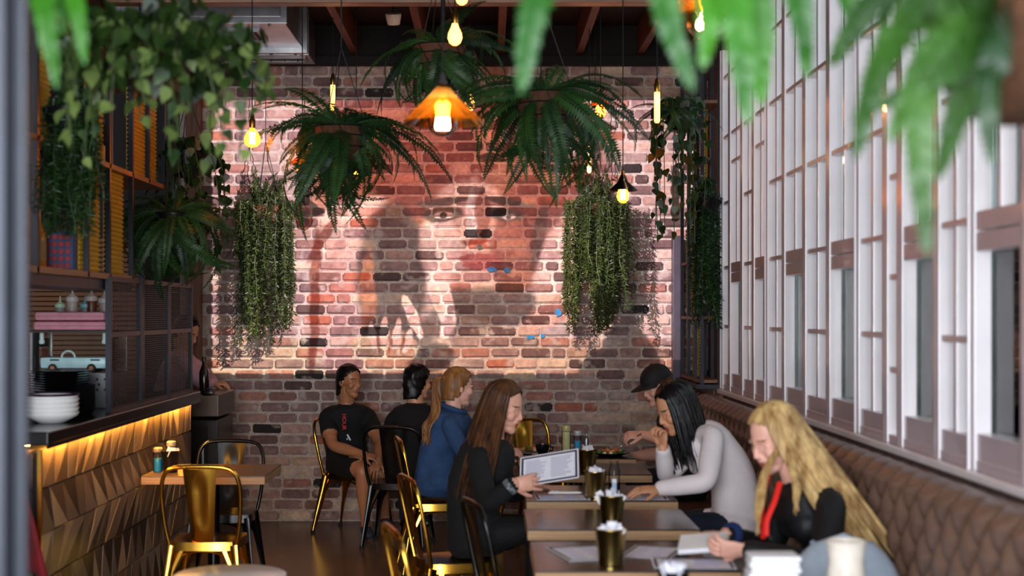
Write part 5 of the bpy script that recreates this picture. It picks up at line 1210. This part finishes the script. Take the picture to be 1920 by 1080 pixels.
# white round table and red cloth near the left
wt = thing('round_table', 'small white round pedestal table at the bottom edge on the left', 'table', (-1.02, 5.62, 0))
MB().lathe([(.21,.595),(.222,.602),(.222,.618),(.215,.622),(0,.622)], 40).build('table_top', CERW, wt, smooth=R(40)); MB().lathe([(.16,0),(.16,.012),(.03,.03),(.025,.05),(.025,.595)], 24).build('pedestal', PLASTIC_W, wt, smooth=R(40))
rc = thing('red_cloth', 'dark red cloth hanging at the near end of the counter', 'cloth', (-2.02, 6.08, 1.0))
mb = MB(); nx, nzz = 16, 12; vs_ = []
for i in range(nx+1):
    for j in range(nzz+1):
        u = i/nx; v_ = j/nzz; vs_.append((lerp(-.05,.05,u)*(1+2.1*v_), -.03-.02*sin(u*15)*(.3+v_), -.06-.42*v_+.03*sin(u*3)*v_))
mb.add(vs_, [(i*(nzz+1)+j, (i+1)*(nzz+1)+j, (i+1)*(nzz+1)+j+1, i*(nzz+1)+j+1) for i in range(nx) for j in range(nzz)])
o = mb.build('drape', mat('dark_red_cotton', '#6e0d16', .85, var=.15), rc, smooth=True); sd = o.modifiers.new('thickness', 'SOLIDIFY'); sd.thickness = .006
MB().tube([(0,.06,-.03),(0,-.03,-.04),(0,-.045,-.07)], .006, 8).build('hook', DARKSTEEL, rc)

# --- counter things
ZT = 1.141
def ORD(k, n): return 'topmost' if k == n-1 else (['lowest','second from the bottom','third from the bottom','fourth from the bottom','fifth from the bottom','sixth from the bottom','seventh from the bottom','eighth from the bottom','ninth from the bottom'][k] if k < 9 else ['second from the top','third from the top','fourth from the top','fifth from the top','sixth from the top','seventh from the top','eighth from the top'][n-2-k])
BOWL = MB().lathe([(.05,0),(.06,.003),(.115,.034),(.122,.046),(.124,.052),(.118,.052),(.108,.04),(.055,.012),(0,.010)], 32, capt=False).mesh('bowl', CERW, True); RIM = MB().lathe([(.1215,.044),(.1255,.050),(.1255,.055),(.118,.056),(.114,.048)], 32, capb=False, capt=False).mesh('rim', mat('plum_glaze', '#251425', .25), True)
for k in range(5):
    t = thing('bowl', ('lowest white bowl of the stack at the counter corner', 'second lowest white bowl of the stack at the counter corner', 'middle white bowl of the stack at the counter corner', 'second highest white bowl of the stack at the counter corner', 'topmost white bowl with a dark rim at the counter corner')[k], 'bowl', (-2.03, 6.62, ZT+k*.021), 0, 'white bowls stacked on the counter'); link('bowl_wall', BOWL, t)
    if k == 4: link('dark_rim', RIM, t)
BP = MB().lathe([(.08,0),(.09,.003),(.148,.012),(.152,.016),(.146,.017),(.09,.008),(0,.007)], 36, capt=False).mesh('dish', CERB, True)
for k in range(17):
    t = thing('black_plate', 'black plate, %s of the tall stack behind the white bowls' % ORD(k, 17), 'plate', (-2.20, 7.33, ZT+k*.0125), 0, 'black plates stacked on the counter'); link('dish', BP, t)
SB = MB().lathe([(.035,0),(.04,.003),(.058,.03),(.060,.034),(.055,.034),(.036,.008),(0,.007)], 24, capt=False).mesh('dish', CERB, True)
for k in range(9):
    t = thing('black_bowl', 'small black bowl, %s of the short stack before the wire screen' % ORD(k, 9), 'bowl', (-2.045, 7.20, ZT+k*.0145), 0, 'small black bowls stacked on the counter'); link('bowl_wall', SB, t)
gc = thing('display_case', 'glass display case on a steel base on the counter', 'display case', (-2.245, 7.82, ZT)); w_, d_ = .43, .36
MB().box((0,0,.095), (w_,d_,.19), bev=.005).build('steel_base', STEEL, gc)
hole = MB().cyl((0,-d_/2-.003,0), (0,-d_/2+.004,0), .007, n=10).mesh('vent_hole', VENT)
for i in range(10):
    for j in range(3): link('vent_hole', hole, gc, (-.19+i*.042+.01*(j%2), 0, .10+j*.028))
for x in (-1,1):
    for y in (-1,1): MB().box((x*(w_/2-.006), y*(d_/2-.006), .30), (.012,.012,.22)).build('corner_post', STEEL, gc)
for nm_, c, s in (('front_glass',(0,-d_/2+.004,.30),(w_-.02,.004,.21)), ('side_glass',(-w_/2+.004,0,.30),(.004,d_-.02,.21)), ('side_glass',(w_/2-.004,0,.30),(.004,d_-.02,.21))): MB().box(c, s).build(nm_, GLASS, gc)
MB().box((0,0,.412), (w_,d_,.010)).build('lid', mat('case_lid', '#1a1210', .4), gc)
for x in (-.17, .17):
    l = MB().lathe([(.010,.02),(.012,.015),(.012,-.015),(.017,-.03),(.012,-.04),(0,-.042)], 14).build('case_lamp', PLASTIC_W, gc, (x,-.12,.385), smooth=True)
vn = thing('toy_van', 'white model van with dark wheels inside the glass display case', 'toy', (-2.245, 7.76, ZT+.19))
MB().box((0,0,.052), (.36,.13,.062), bev=.016).build('van_body', mat('pale_blue_white', '#c9dbe2', .3), vn, smooth=True)
for x in (-.11,.10):
    w0 = MB().cyl((0,-.072,0),(0,.072,0), .024, n=18).build('wheel', RUBBER, vn, (x,0,.024), smooth=True); MB().cyl((0,-.075,0),(0,-.071,0), .012, n=12).build('hub_cap', mat('copper_hub', '#b4694a', .3, .6), w0)
MB().tube([(-.03+.036*cos(a), -.05, .08+.036*sin(a)) for a in [pi*i/12 for i in range(13)]], .006, 8).build('roof_arch', PLASTIC_W, vn, smooth=True)
for x in (-.10,.12): MB().box((x,-.066,.068), (.05,.004,.008)).build('side_vent', DARKSTEEL, vn)
PKT = mat('pink_towel', '#c98796', .9, var=.1, scale=30, bump=.4, bscale=150)
for k in range(2):
    t = thing('folded_towel', ('lower','upper')[k]+' pink folded towel on the glass display case', 'towel', (-2.25, 7.76, ZT+.417+k*.052), R(2-3*k), 'pink towels on the case')
    mb = MB(); pts = [(0,-.10,.006),(0,-.10,.006)]; mb.box((0,0,.026), (.40-.02*k,.22,.049), bev=.022); mb.build('towel_fold', PKT, t, smooth=True); MB().box((0,-.004,.026), (.404-.02*k,.214,.004), bev=.0015).build('fold_edge', mat('pink_towel_edge', '#a56b7c', .9), t)
for k, (px, h_, r_, c, cp) in enumerate(((113,.19,.026,'#8b8f84','#a9c0a8'), (136,.24,.031,'#a79a90','#b9b6b4'), (160,.19,.026,'#6f7f84','#6fa0a8'), (172,.245,.029,'#5a2a1c','#b5a8a0'), (196,.23,.03,'#9a8d84','#b9b0ac'))):
    y = 7.93; x = (px-CX)*y/F; t = thing('sauce_bottle', ('short green capped', 'tall clear', 'short teal capped', 'dark red', 'ridged clear')[k]+' squeeze bottle behind the pink towels', 'bottle', (x, y, ZT+.417), 0, 'squeeze bottles on the case')
    MB().lathe([(r_*.95,0),(r_,.006),(r_,h_*.62),(r_*.93,h_*.66)], 18).build('bottle_body', mat('bottle_'+c[1:], c, .35, var=.1), t, smooth=True)
    MB().lathe([(r_*1.12,h_*.66),(r_*1.15,h_*.67),(r_*1.15,h_*.76),(r_*.5,h_*.82),(.006,h_*.86),(.003,h_)], 18).build('nozzle_cap', mat('cap_'+cp[1:], cp, .4), t, smooth=True)
# things on the overhead shelf
def bottle(p, label, c, h_=.28, r_=.036, lab='#d8d2c8', grp='spirit bottles on the upper board'):
    t = thing('bottle', label, 'bottle', p, 0, grp)
    MB().lathe([(r_*.9,0),(r_,.008),(r_,h_*.55),(r_*.4,h_*.72),(r_*.36,h_*.93)], 18).build('glass_body', mat('bglass_'+c[1:], c, .12, var=.05), t, smooth=True)
    MB().lathe([(r_*1.02,h_*.14),(r_*1.02,h_*.45)], 18, capb=False, capt=False).build('paper_label', mat('blabel_'+lab[1:], lab, .6), t, smooth=True); MB().lathe([(r_*.42,h_*.92),(r_*.42,h_),(0,h_)], 12).build('stopper', CERB, t, smooth=True)
for k, (y, c, lb) in enumerate(((7.42,'#1a1012','#d9d4d2'), (7.56,'#2a140c','#c9b8a0'), (7.68,'#2a1a0e','#d2a060'), (7.78,'#3a2414','#b8a890'))): bottle((-2.10, y, 2.428), ('white labelled','beige labelled','orange labelled','brown glass')[k]+' spirit bottle on the upper board of the overhead shelf', c, lab=lb)
for k, (y, c) in enumerate(((6.42,'#7a4a20'), (6.58,'#8a5a28'), (6.70,'#9a5a1c'))): bottle((-2.12, y, 1.858), ('nearest','middle','farthest')[k]+' amber bottle beside the blue carton on the overhead shelf', c, .30, .04, '#7d5a34', 'amber bottles on the overhead shelf')
cr = thing('drink_carton', 'blue carton of red cans on the overhead shelf', 'carton', (-2.06, 6.80, 1.858))
MB().box((0,0,.09), (.17,.07,.18), bev=.003).build('carton_box', mat('blue_card', '#1c3a66', .6), cr)
can = MB().cyl((0,-.006,0),(0,.004,0), .0135, n=12).mesh('can_end', mat('red_can', '#7a2422', .35, .4), True)
for i in range(4):
    for j in range(5): link('can_end', can, cr, (-.03+i*.031, -.036, .02+j*.034))
for j in range(5): MB().box((-.066,-.036,.02+j*.034), (.032,.004,.028)).build('blue_panel', mat('light_blue_card', '#3f6496', .6), cr)
bb_ = thing('beer_bottle', 'dark brown bottle on the steel bench behind the wire screens', 'bottle', (-2.02, 10.12, 1.081))
MB().lathe([(.034,0),(.036,.006),(.036,.15),(.014,.21),(.013,.25)], 18).build('glass_body', mat('brown_bottle_glass', '#1c0c06', .12), bb_, smooth=True); MB().lathe([(.016,.245),(.016,.262),(0,.264)], 14).build('cap', CERB, bb_, smooth=True)
tb = thing('card_terminal', 'small black card terminal on the steel bench', 'device', (-1.965, 10.05, 1.081)); MB().box((0,0,.018), (.07,.16,.03), Matrix.Rotation(R(8),4,'X'), bev=.008).build('terminal_body', CERB, tb, smooth=True); MB().box((0,.03,.036), (.05,.06,.003), Matrix.Rotation(R(8),4,'X')).build('screen', mat('dead_screen', '#2c3238', .15), tb)
# roller shutter behind the counter
sh = thing('roller_shutter', 'brown slatted roller shutter at the back of the kitchen', 'shutter', (-2.95, 9.9, .95)); SLT = MB().box((0,0,0), (1.05,.02,.03), bev=.006).mesh('slat', mat('brown_slat_shutter', '#7a4c2a', .45, var=.2, scale=3))
for i in range(36): link('slat', SLT, sh, (0,0,.02+i*.034))
for x in (-.54,.54): MB().box((x,0,.10), (.04,.05,2.1)).build('guide_rail', DARKSTEEL, sh)
